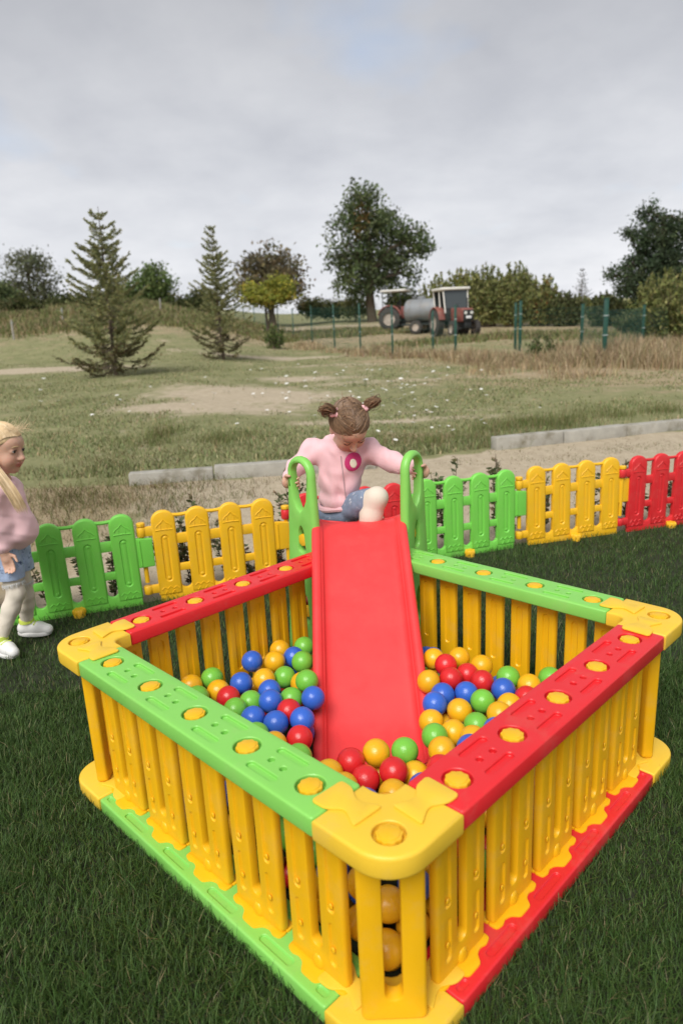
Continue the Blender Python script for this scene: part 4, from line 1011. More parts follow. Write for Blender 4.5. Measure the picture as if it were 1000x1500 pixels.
# ------------------------------------------------------------------ green wire-mesh fence
PGR = material('post_green_paint', (0.012, 0.066, 0.046), rough=0.45, var=0.15, vscale=8)
WIRE = material('green_wire', (0.022, 0.10, 0.075), rough=0.5)
CLIP = material('post_clip', (0.30, 0.36, 0.34), rough=0.5)
def wire_fence(name, posts, label, gaps=()):
    P = []
    for (px, pb, ptop, dpt, r_) in posts:
        Yp = dpt - 1.87; g_ = ground(px, pb, Yp); P.append((g_, max(1.4, top_h(g_, px, ptop)), r_))
    root = empty(name, P[0][0], 0, label, 'wire fence'); o = P[0][0]
    for g_, h, r_ in P:
        m = MB(); m.box(-r_, r_, -r_ * .8, r_ * .8, -.2, h, 0.006); c = m.build('post', PGR, root); c.location = g_ - o
        m = MB(); m.box(-r_ * 1.12, r_ * 1.12, -r_ * .95, r_ * .95, h, h + .03, 0.005); m.build('post_cap', PGR, c)
        for zc in (.75, .45):
            m = MB(); m.box(-r_ * 1.15, r_ * 1.15, -r_ * .98, r_ * .98, h * zc - .015, h * zc + .015, 0.003); m.build('clip', CLIP, c)
    for i in range(len(P) - 1):
        if i in gaps: continue
        a, ha, _ = P[i]; b, hb_, _ = P[i + 1]; m = MB(); d = b - a; L_ = math.hypot(d.x, d.y); hh = min(ha, hb_) - .08
        def at(t, z): return (a.x - o.x + d.x * t, a.y - o.y + d.y * t, a.z - o.z + d.z * t + z)
        nv = int(L_ / .055)
        for k in range(1, nv): m.tube([at(k / nv, .05), at(k / nv, hh)], .0013, 3, caps=False)
        for k in range(9): m.tube([at(0, .05 + (hh - .05) * k / 8), at(1, .05 + (hh - .05) * k / 8)], .0018, 3, caps=False)
        m.build('wire_mesh', WIRE, root, smooth=False)['kind'] = 'stuff'
    return root
wire_fence('wire_fence', [(346, 474, 447, 66, .03), (358, 476, 447, 62, .03), (373, 478, 447, 58, .03), (390, 482, 447, 52, .03), (408, 486, 449, 48, .03), (430, 490, 452, 44, .03), (457, 492, 448, 40, .03), (490, 502, 446, 34, .035), (528, 512, 445, 29.5, .035), (575, 519, 447, 27.2, .035), (634, 521, 455, 27, .035), (667, 527, 448, 24.6, .04)], 'green wire mesh fence running from the far field towards the tractors')
wire_fence('wire_fence', [(754, 512, 444, 28, .045), (761, 512, 441, 27.2, .05), (850, 528, 446, 24, .045), (883, 541, 438, 19, .055), (939, 520, 447, 26.5, .045), (1010, 515, 448, 30, .045)], 'green wire mesh fence with a thick corner post below the pine')
GW = material('grey_wood', (0.30, 0.28, 0.24), rough=.9, var=.2, vscale=5, bump=.3, bscale=20)
wp = [(22, 506, 478, 34), (95, 489, 464, 40), (237, 470, 446, 47)]
labs = ['grey wooden stake low on the bank by the bare track', 'grey wooden stake on the bank beside the big spruce', 'grey wooden stake on the bank beside the fresh green tree']
for (px, pb, ptop, dpt), lab in zip(wp, labs):
    g_ = ground(px, pb, dpt - 1.87); h = max(.9, top_h(g_, px, ptop)); r0 = empty('fence_stake', g_, 0, lab, 'stake', 'wooden stakes on the bank')
    m = MB(); m.tube([(0, 0, -.2), (.01, 0, h * .5), (0.02, .01, h)], [.06, .055, .05], 7); m.build('stake', GW, r0)
    m = MB(); m.tube([(0.02, 0.01, h * .82), (.02, .01, h * .86)], [.064, .064], 7); m.build('wire_tie', CLIP, r0)

# ------------------------------------------------------------------ tractors and tank
TRED = material('tractor_red', (0.22, 0.065, 0.052), rough=.6, var=.2, vscale=3, dirt=((0.25, 0.18, 0.12), 3, .5, .8))
TWH = material('roof_white', (0.72, 0.70, 0.64), rough=.6, var=.08, vscale=2)
TBK = material('tractor_black', (0.018, 0.020, 0.020), rough=.5)
RUB = material('tyre_rubber', (0.055, 0.05, 0.045), rough=.9, var=.3, vscale=4)
GLS = material('cab_glass', (0.05, 0.06, 0.06), rough=.08, spec=.7)
RIM = material('wheel_rim', (0.42, 0.36, 0.30), rough=.6, var=.2, vscale=4)
TNK = material('tank_grey', (0.23, 0.245, 0.255), rough=.55, metal=.15, var=.12, vscale=1.5, dirt=((0.22, 0.19, 0.15), 2.0, .5, .8))
PLT = material('plate_white', (0.75, 0.75, 0.75), rough=.5); LMP = material('lamp_glass', (0.6, 0.6, 0.55), rough=.15)
def wheel(parent, x, y, r_, w_):
    e_ = empty('wheel', (x, y, r_), 0, parent=parent); R = Matrix.Rotation(rad(90), 4, 'X')
    m = MB(); m.revolve([(r_ * .55, -w_ / 2), (r_ * .86, -w_ / 2), (r_ * .95, -w_ * .40), (r_ * .96, w_ * .40), (r_ * .86, w_ / 2), (r_ * .55, w_ / 2)], 28, R, False, False)
    for k in range(22):
        a = 2 * math.pi * k / 22
        for s in (-1, 1):
            a2 = a + (.14 if s > 0 else 0); mm = Matrix.Rotation(-a2, 4, 'Y') @ T(r_ * .965, s * w_ * .24, 0) @ Matrix.Rotation(s * .6, 4, 'X')
            b_ = MB(); b_.box(-.03 * r_, .035 * r_, -w_ * .28, w_ * .28, -.035 * r_, .035 * r_); m.add(b_.V, b_.F, mm)
    m.build('tyre', RUB, e_)
    m = MB(); m.revolve([(0.0, -w_ * .2), (r_ * .2, -w_ * .3), (r_ * .3, -w_ * .18), (r_ * .5, -w_ * .22), (r_ * .58, -w_ * .45), (r_ * .58, w_ * .45), (r_ * .5, w_ * .22), (r_ * .2, w_ * .3), (0, w_ * .2)], 24, R, False, False); m.build('rim', RIM, e_)
def slab(parent, name, x0, x1, y0, y1, z0, z1, mt, b=.03): return MB().box(x0, x1, y0, y1, z0, z1, b).build(name, mt, parent)
def tractor(name, loc, rz, label, cab):
    t = empty(name, loc, rz, label, 'tractor')            # drives towards +x
    for s in (-1, 1): wheel(t, -.35, s * .78, .74, .40); wheel(t, 1.62, s * .66, .42, .26)
    P = [(0.25, 0.75), (2.05, 0.75), (2.12, 0.85), (2.12, 1.36), (2.02, 1.44), (0.25, 1.52)]
    m = MB(); m.plate(round_poly(P, .06, 3), -.33, .33, .05, steps=2); m.V = [tuple(RX90 @ Vector(v)) for v in m.V]; m.build('hood', TRED, t)
    gr = slab(t, 'grille', 2.10, 2.17, -.29, .29, .78, 1.36, TBK, .02)
    for s in (-1, 1):
        m = MB(); m.revolve([(0, 0), (.085, 0), (.085, .03), (.06, .04), (0, .042)], 16, T(2.165, s * .17, 1.20) @ Matrix.Rotation(rad(90), 4, 'Y'), False, False); m.build('headlight', LMP, t)
    slab(t, 'number_plate', 2.172, 2.185, -.15, .15, .92, 1.05, PLT, .003)
    slab(t, 'chassis', -.6, 2.1, -.2, .2, .42, .80, TBK, .03); slab(t, 'front_axle', 1.52, 1.72, -.62, .62, .36, .46, TBK, .03); slab(t, 'rear_axle', -.45, -.25, -.7, .7, .66, .82, TBK, .03)
    for s in (-1, 1):
        P = [(-.35 + .82 * math.cos(a), .80 + .82 * math.sin(a)) for a in np.linspace(rad(8), rad(165), 12)] + [(-.35 + .74 * math.cos(a), .80 + .74 * math.sin(a)) for a in np.linspace(rad(165), rad(8), 12)]
        m = MB(); m.plate(P, -.20, .20, .02, steps=2); m.V = [tuple((T(0, s * .76, 0) @ RX90) @ Vector(v)) for v in m.V]; m.build('fender', TRED, t)
    if cab:
        rf = slab(t, 'roof', -1.05, .62, -.82, .82, 2.46, 2.60, TWH, .05)
        for (x, xb) in ((-.95, -.85), (-.12, -.10), (.45, .62)):
            for s in (-1, 1):
                m = MB(); m.tube([(xb, s * .66, 1.25 if x > -.5 else 1.5), (x, s * .72, 2.47)], .038, 6); m.build('cab_pillar', TWH, t)
        for s in (-1, 1):
            m = MB(); m.tube([(.05, s * .74, .62), (-.12, s * .74, 1.35)], .035, 6); m.build('step_rail', TWH, t)
            slab(t, 'step', -.02, .3, s * .72 - .14, s * .72 + .14, .55, .60, TWH, .01)
        m = MB(); m.add([(.63, -.63, 1.50), (.63, .63, 1.50), (.46, .69, 2.44), (.46, -.69, 2.44), (.615, -.63, 1.50), (.615, .63, 1.50), (.445, .69, 2.44), (.445, -.69, 2.44)], [(0, 1, 2, 3), (7, 6, 5, 4), (0, 4, 5, 1), (1, 5, 6, 2), (2, 6, 7, 3), (3, 7, 4, 0)]); m.build('windscreen', GLS, t, smooth=False)
        m = MB(); m.add([(-.90, -.63, 1.55), (-.90, .63, 1.55), (-.95, .69, 2.44), (-.95, -.69, 2.44), (-.92, -.63, 1.55), (-.92, .63, 1.55), (-.97, .69, 2.44), (-.97, -.69, 2.44)], [(3, 2, 1, 0), (4, 5, 6, 7), (0, 1, 5, 4), (1, 2, 6, 5), (2, 3, 7, 6), (3, 0, 4, 7)]); m.build('rear_window', GLS, t, smooth=False)
        slab(t, 'seat', -.75, -.3, -.24, .24, 1.0, 1.55, TBK, .05); slab(t, 'dash_panel', .25, .6, -.6, .6, .8, 1.50, TBK, .03)
    else:
        rf = slab(t, 'canopy', -1.0, .75, -.78, .78, 2.46, 2.58, TWH, .06)
        for x in (-.85, .35):
            for s in (-1, 1):
                m = MB(); m.tube([(x, s * .62, 1.3), (x, s * .66, 2.47)], .03, 6); m.build('canopy_pillar', TBK, t)
        slab(t, 'seat', -.65, -.2, -.24, .24, 1.0, 1.55, TBK, .05)
        m = MB(); m.tube([(.25, 0, 1.4), (.02, 0, 1.72)], .025, 6); m.build('steering_column', TBK, t)
        m = MB(); m.tube([(.02 + .1 * math.cos(a), .2 * math.sin(a), 1.72 + .17 * math.cos(a)) for a in np.linspace(0, 6.283, 17)[:-1]], .018, 5, True); m.build('steering_wheel', TBK, t)
    m = MB(); m.tube([(1.2, .36, 1.4), (1.2, .36, 2.0)], .035, 8); m.build('exhaust', TBK, t)
    return t
g_ = ground(662, 491, 38.0); tractor('tractor', g_ + Vector((0, 0, -.02)), rad(-76), 'red tractor with a white roofed closed cab and black grille', True)
g_ = ground(583, 478, 46); tractor('tractor', g_, rad(-20), 'red tractor with an open white canopy behind the grey tank', False)
g_ = ground(620, 484, 41.5)
tk = empty('tank_trailer', g_, rad(-28), 'grey cylindrical tank trailer parked between the two tractors', 'trailer')
m = MB(); m.revolve([(0, -1.15), (.28, -1.13), (.54, -1.05), (.66, -.95), (.68, -.85), (.68, .85), (.66, .95), (.54, 1.05), (.28, 1.13), (0, 1.15)], 28, T(0, 0, 1.35) @ Matrix.Rotation(rad(90), 4, 'Y'), False, False); m.build('tank', TNK, tk)
for x in (-.65, 0, .65):
    m = MB(); m.revolve([(.682, -.03), (.70, -.03), (.70, .03), (.682, .03)], 28, T(x, 0, 1.35) @ Matrix.Rotation(rad(90), 4, 'Y'), False, False); m.build('band', TNK, tk)
m = MB(); m.revolve([(0, 1.9), (.26, 1.9), (.26, 2.14), (.2, 2.18), (0, 2.18)], 20, T(-.1, 0, 0), False, False); m.build('hatch', TNK, tk)
for s in (-1, 1): wheel(tk, -.2, s * .72, .40, .24)
MB().box(-1.3, 1.3, -.35, .35, .50, .62, .02).build('chassis', TBK, tk); m = MB(); m.tube([(1.2, 0, .55), (2.1, 0, .5)], .05, 8); m.build('drawbar', TBK, tk)
m = MB(); m.tube([(1.37, -.1, 1.0), (1.5, -.1, .95), (1.5, -.1, .75)], .06, 8); m.build('outlet_pipe', TWH, tk)

# ------------------------------------------------------------------ seedlings planted behind the toy fence
SEED_L = material('seedling_leaf', (0, 0, 0), rough=.5, attr='col', trans=.25, spec=.35)
def seedling(h, seed):
    r_ = np.random.default_rng(seed); m = MB(); C = []; Dn = []
    for k in range(int(r_.integers(2, 5))):
        a = r_.uniform(0, 6.28); sp = r_.uniform(.02, .10); P = [np.array([0, 0, -.02]), np.array([math.cos(a) * sp * .5, math.sin(a) * sp * .5, h * .45]), np.array([math.cos(a) * sp, math.sin(a) * sp, h * r_.uniform(.7, 1)])]
        m.tube(P, [.004, .003, .0015], 5); P = np.array(P); nl = int(34 + h * 70)
        for q in range(nl):
            t = r_.uniform(.15, 1); i = min(1, int(t * 2)); c = P[i] + (P[i + 1] - P[i]) * (t * 2 - i); az = q * 2.4 + r_.normal(0, .3); d = np.array([math.cos(az), math.sin(az), r_.uniform(.1, .7)]); d /= np.linalg.norm(d); C.append(c + d * .017); Dn.append(d)
    return m, np.array(C), np.array(Dn)
protos = []
for k in range(5):
    m, C, Dn = seedling(.36 + .05 * k, 40 + k); me1 = m.mesh('stem'); me1.materials.append(TWIG)
    me2 = leaf_mesh('leaves', C, rng.uniform(.026, .046, len(C)), palette(len(C), [(0.10, 0.135, 0.055), (0.14, 0.165, 0.075), (0.21, 0.19, 0.095), (0.19, 0.13, 0.08)], [30, 30, 20, 14]), .5, Dn, .25); me2.materials.append(SEED_L); protos.append((me1, me2))
ns_ = 34
for i in range(ns_):
    x = -2.2 + 5.0 * (i + random.uniform(-.35, .35)) / ns_; y_ = fence_y(x) + random.uniform(.16, .34); me1, me2 = protos[random.randrange(5)]
    wh = next((w_ for xe, w_ in ((-1.76, 'red panel beyond the blond girl'), (-1.06, 'green panel beside the blond girl'), (-.36, 'yellow panel left of the slide'), (.33, 'red panel at the slide'), (1.03, 'green panel right of the slide'), (1.71, 'yellow panel right of the green one')) if x < xe), 'red panel nearest the kerb')
    s = empty('seedling', (x, y_, float(hfun(x, y_)) - .01), random.uniform(0, 6), 'small leafy hedge seedling in sand behind the ' + wh, 'plant', 'hedge seedlings behind the ' + wh); s.scale = (random.uniform(.8, 1.25),) * 2 + (random.uniform(.6, 1.12),)
    link('stem', me1, None, s); lv = link('leaves', me2, None, s)

# ------------------------------------------------------------------ white meadow flowers
PET = material('petal_white', (0.80, 0.80, 0.76), rough=.6); STM = material('flower_stem', (0.10, 0.13, 0.05), rough=.7)
def daisy():
    V = []; F = []; mi = []
    m = MB(); m.tube([(0, 0, 0), (.004, 0, .06), (0, 0, .115)], [.0022, .002, .0018], 4); a_ = len(m.F)
    for k in range(6):
        a = k * math.pi / 3; c, s = math.cos(a), math.sin(a); o = len(m.V)
        m.V += [(0, 0, .115), (c * .018 - s * .012, s * .018 + c * .012, .126), (c * .034, s * .034, .120), (c * .018 + s * .012, s * .018 - c * .012, .126)]; m.F.append((o, o + 3, o + 2, o + 1))
    me = mk_mesh('white_flower', m.V, m.F, False); me.materials.append(STM); me.materials.append(PET)
    for i, p in enumerate(me.polygons): p.material_index = 0 if i < a_ else 1
    return me
DAISY = daisy()
nf = 0; tries = 0
while nf < 200 and tries < 5000:
    tries += 1
    px = random.gauss(560, 90) if random.random() < .78 else random.uniform(20, 720); py = random.gauss(572, 24) if random.random() < .8 else random.uniform(540, 660)
    if not (0 < px < 900 and 522 < py < 665): continue
    # march the view ray to the ground
    hit = None
    for Yd in np.linspace(5.2, 30, 220):
        q = pt(px, py, Yd)
        if q[2] <= hfun(q[0], Yd) + .05: hit = q; break
    if hit is None or hit[1] < 5.8: continue
    s = min(1.9, .5 + hit[1] / 14) * random.uniform(.6, 1.15)
    o = link('white_flower', DAISY); o.location = (hit[0], hit[1], float(hfun(hit[0], hit[1])) - .01); o.rotation_euler = (random.uniform(-.3, .3), random.uniform(-.3, .3), random.uniform(0, 6)); o.scale = (s, s, s * random.uniform(.6, .9))
    tag(o, 'small white wild flower growing in the grey green meadow', 'flower', 'white flowers in the meadow'); nf += 1

# ------------------------------------------------------------------ people (smooth-union volumes turned into one skin)
class Vol:
    def __init__(s, lo, hi, h):
        s.lo = np.array(lo, float); s.h = h; s.n = np.ceil((np.array(hi) - s.lo) / h).astype(int) + 1
        s.F = np.full(s.n, 0.5, np.float32)
    def win(s, lo, hi, pad):
        a = np.clip(np.floor((np.array(lo) - pad - s.lo) / s.h).astype(int), 0, s.n - 1); b = np.clip(np.ceil((np.array(hi) + pad - s.lo) / s.h).astype(int) + 1, 1, s.n)
        ax = [s.lo[i] + s.h * np.arange(a[i], b[i]) for i in range(3)]
        P = np.stack(np.meshgrid(*ax, indexing='ij'), -1).astype(np.float32)
        return tuple(slice(a[i], b[i]) for i in range(3)), P
    def put(s, sl, d, k, sub=False):
        a = s.F[sl]
        if sub:
            h_ = np.clip(.5 - .5 * (a + d) / k, 0, 1); s.F[sl] = a * (1 - h_) + (-d) * h_ + k * h_ * (1 - h_)
        else:
            h_ = np.clip(.5 + .5 * (d - a) / k, 0, 1); s.F[sl] = d * (1 - h_) + a * h_ - k * h_ * (1 - h_)
    def cone(s, a, b, ra, rb, k=.012):
        a = np.array(a, float); b = np.array(b, float); r_ = max(ra, rb); sl, P = s.win(np.minimum(a, b) - r_, np.maximum(a, b) + r_, k + .02)
        if P.size == 0: return
        ab = b - a; t = np.clip(((P - a) @ ab) / max(ab @ ab, 1e-9), 0, 1); d = np.linalg.norm(P - a - t[..., None] * ab, axis=-1) - (ra + (rb - ra) * t); s.put(sl, d, k)
    def ell(s, c, r_, R=None, k=.012, sub=False):
        c = np.array(c, float); r_ = np.array(r_, float); m_ = r_.max(); sl, P = s.win(c - m_, c + m_, k + .02)
        if P.size == 0: return
        q = P - c
        if R is not None: q = q @ R           # columns of R are the local axes
        k0 = np.linalg.norm(q / r_, axis=-1); k1 = np.linalg.norm(q / r_ ** 2, axis=-1); s.put(sl, k0 * (k0 - 1) / np.maximum(k1, 1e-6), k, sub)
    def chain(s, pts, rr, k=.012):
        for i in range(len(pts) - 1): s.cone(pts[i], pts[i + 1], rr[i], rr[i + 1], k)
    def folds(s, amp, freq, seed=0):
        r_ = np.random.default_rng(seed); ax = [s.lo[i] + s.h * np.arange(s.n[i]) for i in range(3)]; P = np.stack(np.meshgrid(*ax, indexing='ij'), -1).astype(np.float32)
        acc = 0
        for k in range(5):
            d = r_.normal(0, 1, 3) * np.array([1, 1, .8]); d /= np.linalg.norm(d); e_ = r_.normal(0, 1, 3); f = freq * r_.uniform(.7, 1.5)
            acc = acc + np.sin(P @ (d * f) + 1.6 * np.sin(P @ (e_ * f * .35)) + r_.uniform(0, 6))
        s.F += (amp * acc / 2.2).astype(np.float32)
    def mesh(s, name):
        F = s.F; S = F < 0; n = np.array(F.shape) - 1
        c = np.zeros(n, int)
        for i in (0, 1):
            for j in (0, 1):
                for k in (0, 1): c += S[i:n[0] + i, j:n[1] + j, k:n[2] + k]
        act = np.argwhere((c > 0) & (c < 8)); idx = -np.ones(n, int); idx[tuple(act.T)] = np.arange(len(act))
        acc = np.zeros((len(act), 3)); cnt = np.zeros(len(act))
        for ax in range(3):
            o = [a for a in range(3) if a != ax]
            for i in (0, 1):
                for j in (0, 1):
                    p0 = act.copy(); p0[:, o[0]] += i; p0[:, o[1]] += j; p1 = p0.copy(); p1[:, ax] += 1
                    f0 = F[tuple(p0.T)]; f1 = F[tuple(p1.T)]; m_ = (f0 < 0) != (f1 < 0); t = np.where(m_, f0 / np.where(m_, f0 - f1, 1), 0)
                    q = p0.astype(float); q[:, ax] += t; acc[m_] += q[m_]; cnt[m_] += 1
        V = s.lo + s.h * acc / cnt[:, None]; Q = []
        for ax in range(3):
            o = [(ax + 1) % 3, (ax + 2) % 3]; sl0 = [slice(None)] * 3; sl1 = [slice(None)] * 3; sl0[ax] = slice(0, -1); sl1[ax] = slice(1, None)
            A = S[tuple(sl0)]; B = S[tuple(sl1)]; e_ = np.argwhere(A != B); e_ = e_[(e_[:, o[0]] > 0) & (e_[:, o[1]] > 0) & (e_[:, o[0]] < n[o[0]]) & (e_[:, o[1]] < n[o[1]])]
            fl = A[tuple(e_.T)]
            def cell(i, j):
                p = e_.copy(); p[:, o[0]] -= i; p[:, o[1]] -= j; return idx[tuple(p.T)]
            q = np.stack([cell(1, 1), cell(0, 1), cell(0, 0), cell(1, 0)], -1); q[~fl] = q[~fl][:, ::-1]; Q.append(q)
        Q = np.concatenate(Q); Q = Q[(Q >= 0).all(1)]
        # light smoothing
        for it in range(2):
            nb = np.zeros_like(V); ct = np.zeros(len(V))
            for a in range(4):
                b = (a + 1) % 4
                np.add.at(nb, Q[:, a], V[Q[:, b]]); np.add.at(ct, Q[:, a], 1)
            V = V * .5 + .5 * nb / np.maximum(ct, 1)[:, None]
        return V, Q
def vol_obj(vol, name, mat, parent, col=None):
    V, Q = vol.mesh(name); V = V - np.array(parent.location)
    c = None
    if col is not None: c = col(V + np.array(parent.location))
    me = big_mesh(name, V, 4, Q.reshape(-1), True, c); return link(name, me, mat, parent)
def vlerp(a, b, t): return np.array(a) * (1 - t) + np.array(b) * t
SKIN = material('skin', (0, 0, 0), rough=.5, attr='col', subsurf=.25, spec=.35, bump=.05, bscale=150)
PINK = material('pink_fleece', (0.80, 0.50, 0.53), rough=.95, var=.05, vscale=12, bump=.25, bscale=260, sheen=.3, spec=.2)
PINK2 = material('lilac_pink_fleece', (0.86, 0.57, 0.59), rough=.95, var=.05, vscale=12, bump=.25, bscale=260, sheen=.3, spec=.2)
TIGHT = material('cream_tights', (0.68, 0.62, 0.52), rough=.9, bump=.2, bscale=300, spec=.2)
DENIM = material('grey_blue_denim', (0.20, 0.25, 0.34), rough=.9, var=.25, vscale=30, bump=.3, bscale=300, spec=.15, dirt=((0.62, 0.64, 0.66), 55, .60, .66))
DENIM2 = material('pale_blue_denim', (0.36, 0.45, 0.62), rough=.9, var=.3, vscale=22, bump=.3, bscale=300, spec=.15, dirt=((0.06, 0.09, 0.17), 28, .58, .66))
HBRN = material('brown_hair', (0.165, 0.098, 0.056), rough=.5, var=.35, vscale=30, bump=.5, bscale=90, stretch=(1, 1, .2))
HBRN2 = material('light_brown_hair', (0.30, 0.185, 0.105), rough=.5, var=.2, vscale=30)
HBLO = material('blond_hair', (0.55, 0.40, 0.215), rough=.5, var=.35, vscale=30, bump=.5, bscale=90, stretch=(1, 1, .2))
HBLO2 = material('light_blond_hair', (0.70, 0.55, 0.34), rough=.5, var=.2, vscale=30)
EYEW = material('eye_white', (0.75, 0.73, 0.70), rough=.25); EYED = material('eye_dark', (0.03, 0.02, 0.015), rough=.2)
SHOE = material('white_shoe', (0.72, 0.72, 0.70), rough=.7, var=.08, vscale=20); LIME = material('lime_shoe', (0.62, 0.75, 0.12), rough=.6); NAVY = material('navy_cotton', (0.035, 0.05, 0.20), rough=.9)
MAG = material('magenta_patch', (0.52, 0.03, 0.15), rough=.8); CRM = material('cream_patch', (0.72, 0.66, 0.52), rough=.8); SCR = material('hair_tie_pink', (0.80, 0.45, 0.47), rough=.8); ZIP = material('zip_grey', (0.45, 0.33, 0.34), rough=.5)

def head_frame(fwd, roll=0.0):
    f = np.array(fwd, float); f /= np.linalg.norm(f); y_ = np.cross([0, 0, 1], f); y_ /= np.linalg.norm(y_); z_ = np.cross(f, y_)
    c, s = math.cos(roll), math.sin(roll); return np.stack([f, y_ * c + z_ * s, z_ * c - y_ * s], 1)       # columns forward, left, up
def head_sdf(v, O, R):
    g = lambda *p: O + R @ np.array(p)
    v.ell(g(-.010, 0, .022), (.088, .073, .080), R, .01); v.ell(g(.022, 0, -.026), (.060, .058, .074), R, .02); v.ell(g(.034, 0, -.066), (.040, .043, .034), R, .02)
    v.ell(g(.060, 0, -.086), (.016, .018, .014), R, .015); v.ell(g(.050, 0, .030), (.036, .052, .034), R, .02)
    for s in (-1, 1):
        v.ell(g(.050, s * .032, -.042), (.028, .026, .028), R, .018); v.ell(g(.086, s * .029, -.002), (.012, .017, .011), R, .012, True)
        v.ell(g(-.004, s * .071, -.016), (.019, .007, .030), R, .008); v.ell(g(.002, s * .080, -.014), (.009, .006, .018), R, .006, True)
        v.ell(g(.070, s * .029, -.001), (.012, .015, .010), R, .006)
        v.ell(g(.088, s * .009, -.035), (.009, .007, .007), R, .006)
    v.cone(g(.080, 0, .006), g(.095, 0, -.029), .006, .0095, .012); v.ell(g(.098, 0, -.031), (.009, .010, .008), R, .008)
    v.ell(g(.080, 0, -.054), (.010, .019, .0055), R, .006); v.ell(g(.077, 0, -.066), (.010, .016, .0065), R, .006); v.ell(g(.092, 0, -.0595), (.007, .022, .0016), R, .003, True)
def skin_col(O, R):
    def f(P):
        q = (P - O) @ R; c = np.tile(np.array([0.58, 0.355, 0.255]), (len(P), 1))
        def blend(m_, k): 
            nonlocal c
            c = c * (1 - m_[:, None]) + np.array(k) * m_[:, None]
        e_ = lambda p, r_: np.exp(-(((q - np.array(p)) / np.array(r_)) ** 2).sum(1))
        for s in (-1, 1): blend(.45 * e_((.065, s * .038, -.038), (.03, .02, .02)), (0.55, 0.23, 0.17))
        blend(np.clip(1.6 * e_((.085, 0, -.060), (.014, .020, .0105)), 0, .9), (0.42, 0.12, 0.10)); blend(.4 * e_((.098, 0, -.032), (.012, .012, .010)), (0.55, 0.24, 0.18))
        for s in (-1, 1): blend(.35 * e_((-.004, s * .078, -.016), (.02, .01, .03)), (0.55, 0.22, 0.16))
        return c
    return f
def face_bits(parent, O, R, browmat, closed):
    o = np.array(parent.location); g = lambda *p: O + R @ np.array(p) - o
    for s in (-1, 1):
        if not closed:
            M = Matrix.Translation(g(.0735, s * .029, -.001)) @ Matrix([list(r_) + [0] for r_ in R.tolist()] + [[0, 0, 0, 1]])
            m = MB(); m.sphere((0, 0, 0), (.0085, .0125, .0068), 14, 10); e_ = m.build('eye', EYEW, parent, M)
            m = MB(); m.sphere((.0052, .0, .0), (.0046, .0078, .0066), 12, 8); m.build('iris', EYED, e_)
        m = MB(); m.tube([g(.080, s * .014, .000), g(.0845, s * .022, .0055 if not closed else -.004), g(.0835, s * .032, .0058 if not closed else -.0055), g(.077, s * .043, .001 if not closed else -.002)], [.0008, .0017, .0017, .001], 5); m.build('eyelashes', EYED, parent)
        m = MB(); m.tube([g(.0885, s * .012, .018), g(.089, s * .024, .0225), g(.083, s * .036, .021), g(.074, s * .046, .016)], [.0014, .0022, .002, .0009], 5); m.build('eyebrow', browmat, parent)
def strands(parent, name, paths, r_, mat):
    m = MB(); o = np.array(parent.location)
    for P in paths:
        n_ = len(P); rr = [r_ * (1 - .75 * (i / (n_ - 1)) ** 2) for i in range(n_)]; m.tube([np.array(p) - o for p in P], rr, 4, caps=False)
    ob = m.build(name, mat, parent); ob['kind'] = 'stuff'; return ob
def grip(v, C, A, B, R_, fr=.0062, flip=1):
    """hand closed round a tube: axis A through C, palm on the side B"""
    C, A, B = [np.array(x, float) for x in (C, A, B)]; A /= np.linalg.norm(A); B -= A * (A @ B); B /= np.linalg.norm(B); Dv = np.cross(A, B) * flip
    Rm_ = np.stack([A, Dv, B], 1); v.ell(C + B * (R_ + .011) - Dv * .004, (.030, .024, .012), Rm_, .008)
    for i in range(4):
        h_ = (.0205 - .0137 * i); L_ = (.95, 1.08, 1.0, .82)[i]; P = []
        for a in np.linspace(.35, .35 + 2.9 * L_, 7): P.append(C + A * (h_ - .002 * a) + (B * math.cos(a) + Dv * math.sin(a)) * (R_ + fr * .92))
        v.chain(P, list(np.linspace(fr, fr * .78, 7)), .0025)
    P = []
    for a in np.linspace(.1, 1.9, 6): P.append(C + A * (.020 + .010 * math.sin(a)) + (B * math.cos(a) - Dv * math.sin(a)) * (R_ + fr * 1.0))
    v.chain(P, list(np.linspace(fr * 1.35, fr * .9, 6)), .004)
    return C + B * (R_ + .014) - Dv * .006

# ---- child climbing onto the slide
O2 = pt(511, 623, 0.93); R2 = head_frame((0.26, -0.70, -0.98), rad(8))
pel = pt(497, 752, 1.03); belly = pt(497, 722, 1.03); che = pt(498, 688, 1.02); neck = pt(503, 655, 1.00)
base2 = np.array([pel[0], pel[1], 0.20])
p2 = empty('person', base2, 0, 'small child in pink hoodie with two hair buns climbing onto the slide', 'person')
shR, elR = pt(459, 660, 1.03), pt(436, 683, 1.01); shL, elL = pt(541, 660, 1.01), pt(573, 677, .97)
axL = np.array([0, 0, 1.0])
tubeR, tubeL = np.array([SX - .160 - .647 * .148, .735 + .762 * .148, .752]), np.array([SX + .172 + .543 * .148, .735 + .84 * .148, .765])
v = Vol(np.minimum(O2, pel) - np.array([.32, .30, .47]), np.maximum(O2, pel) + np.array([.32, .24, .14]), .0042)
head_sdf(v, O2, R2); g2 = lambda *p: O2 + R2 @ np.array(p)
v.cone(g2(-.030, 0, -.045), neck + np.array([0, .01, -.01]), .036, .042, .015)
v.chain([neck, che, belly, pel], [.052, .064, .064, .068], .03)
v.cone(neck + np.array([-.03, 0, -.02]), shR, .034, .033, .02); v.cone(neck + np.array([.03, 0, -.02]), shL, .034, .033, .02)
wR = grip(v, tubeR, axL, (-.75, .65, 0), .0185, flip=-1); wL = grip(v, tubeL, axL, (.75, .65, 0), .0185, flip=1)
v.chain([shR, elR, wR], [.030, .025, .017], .012); v.chain([shL, elL, wL], [.030, .025, .017], .012)
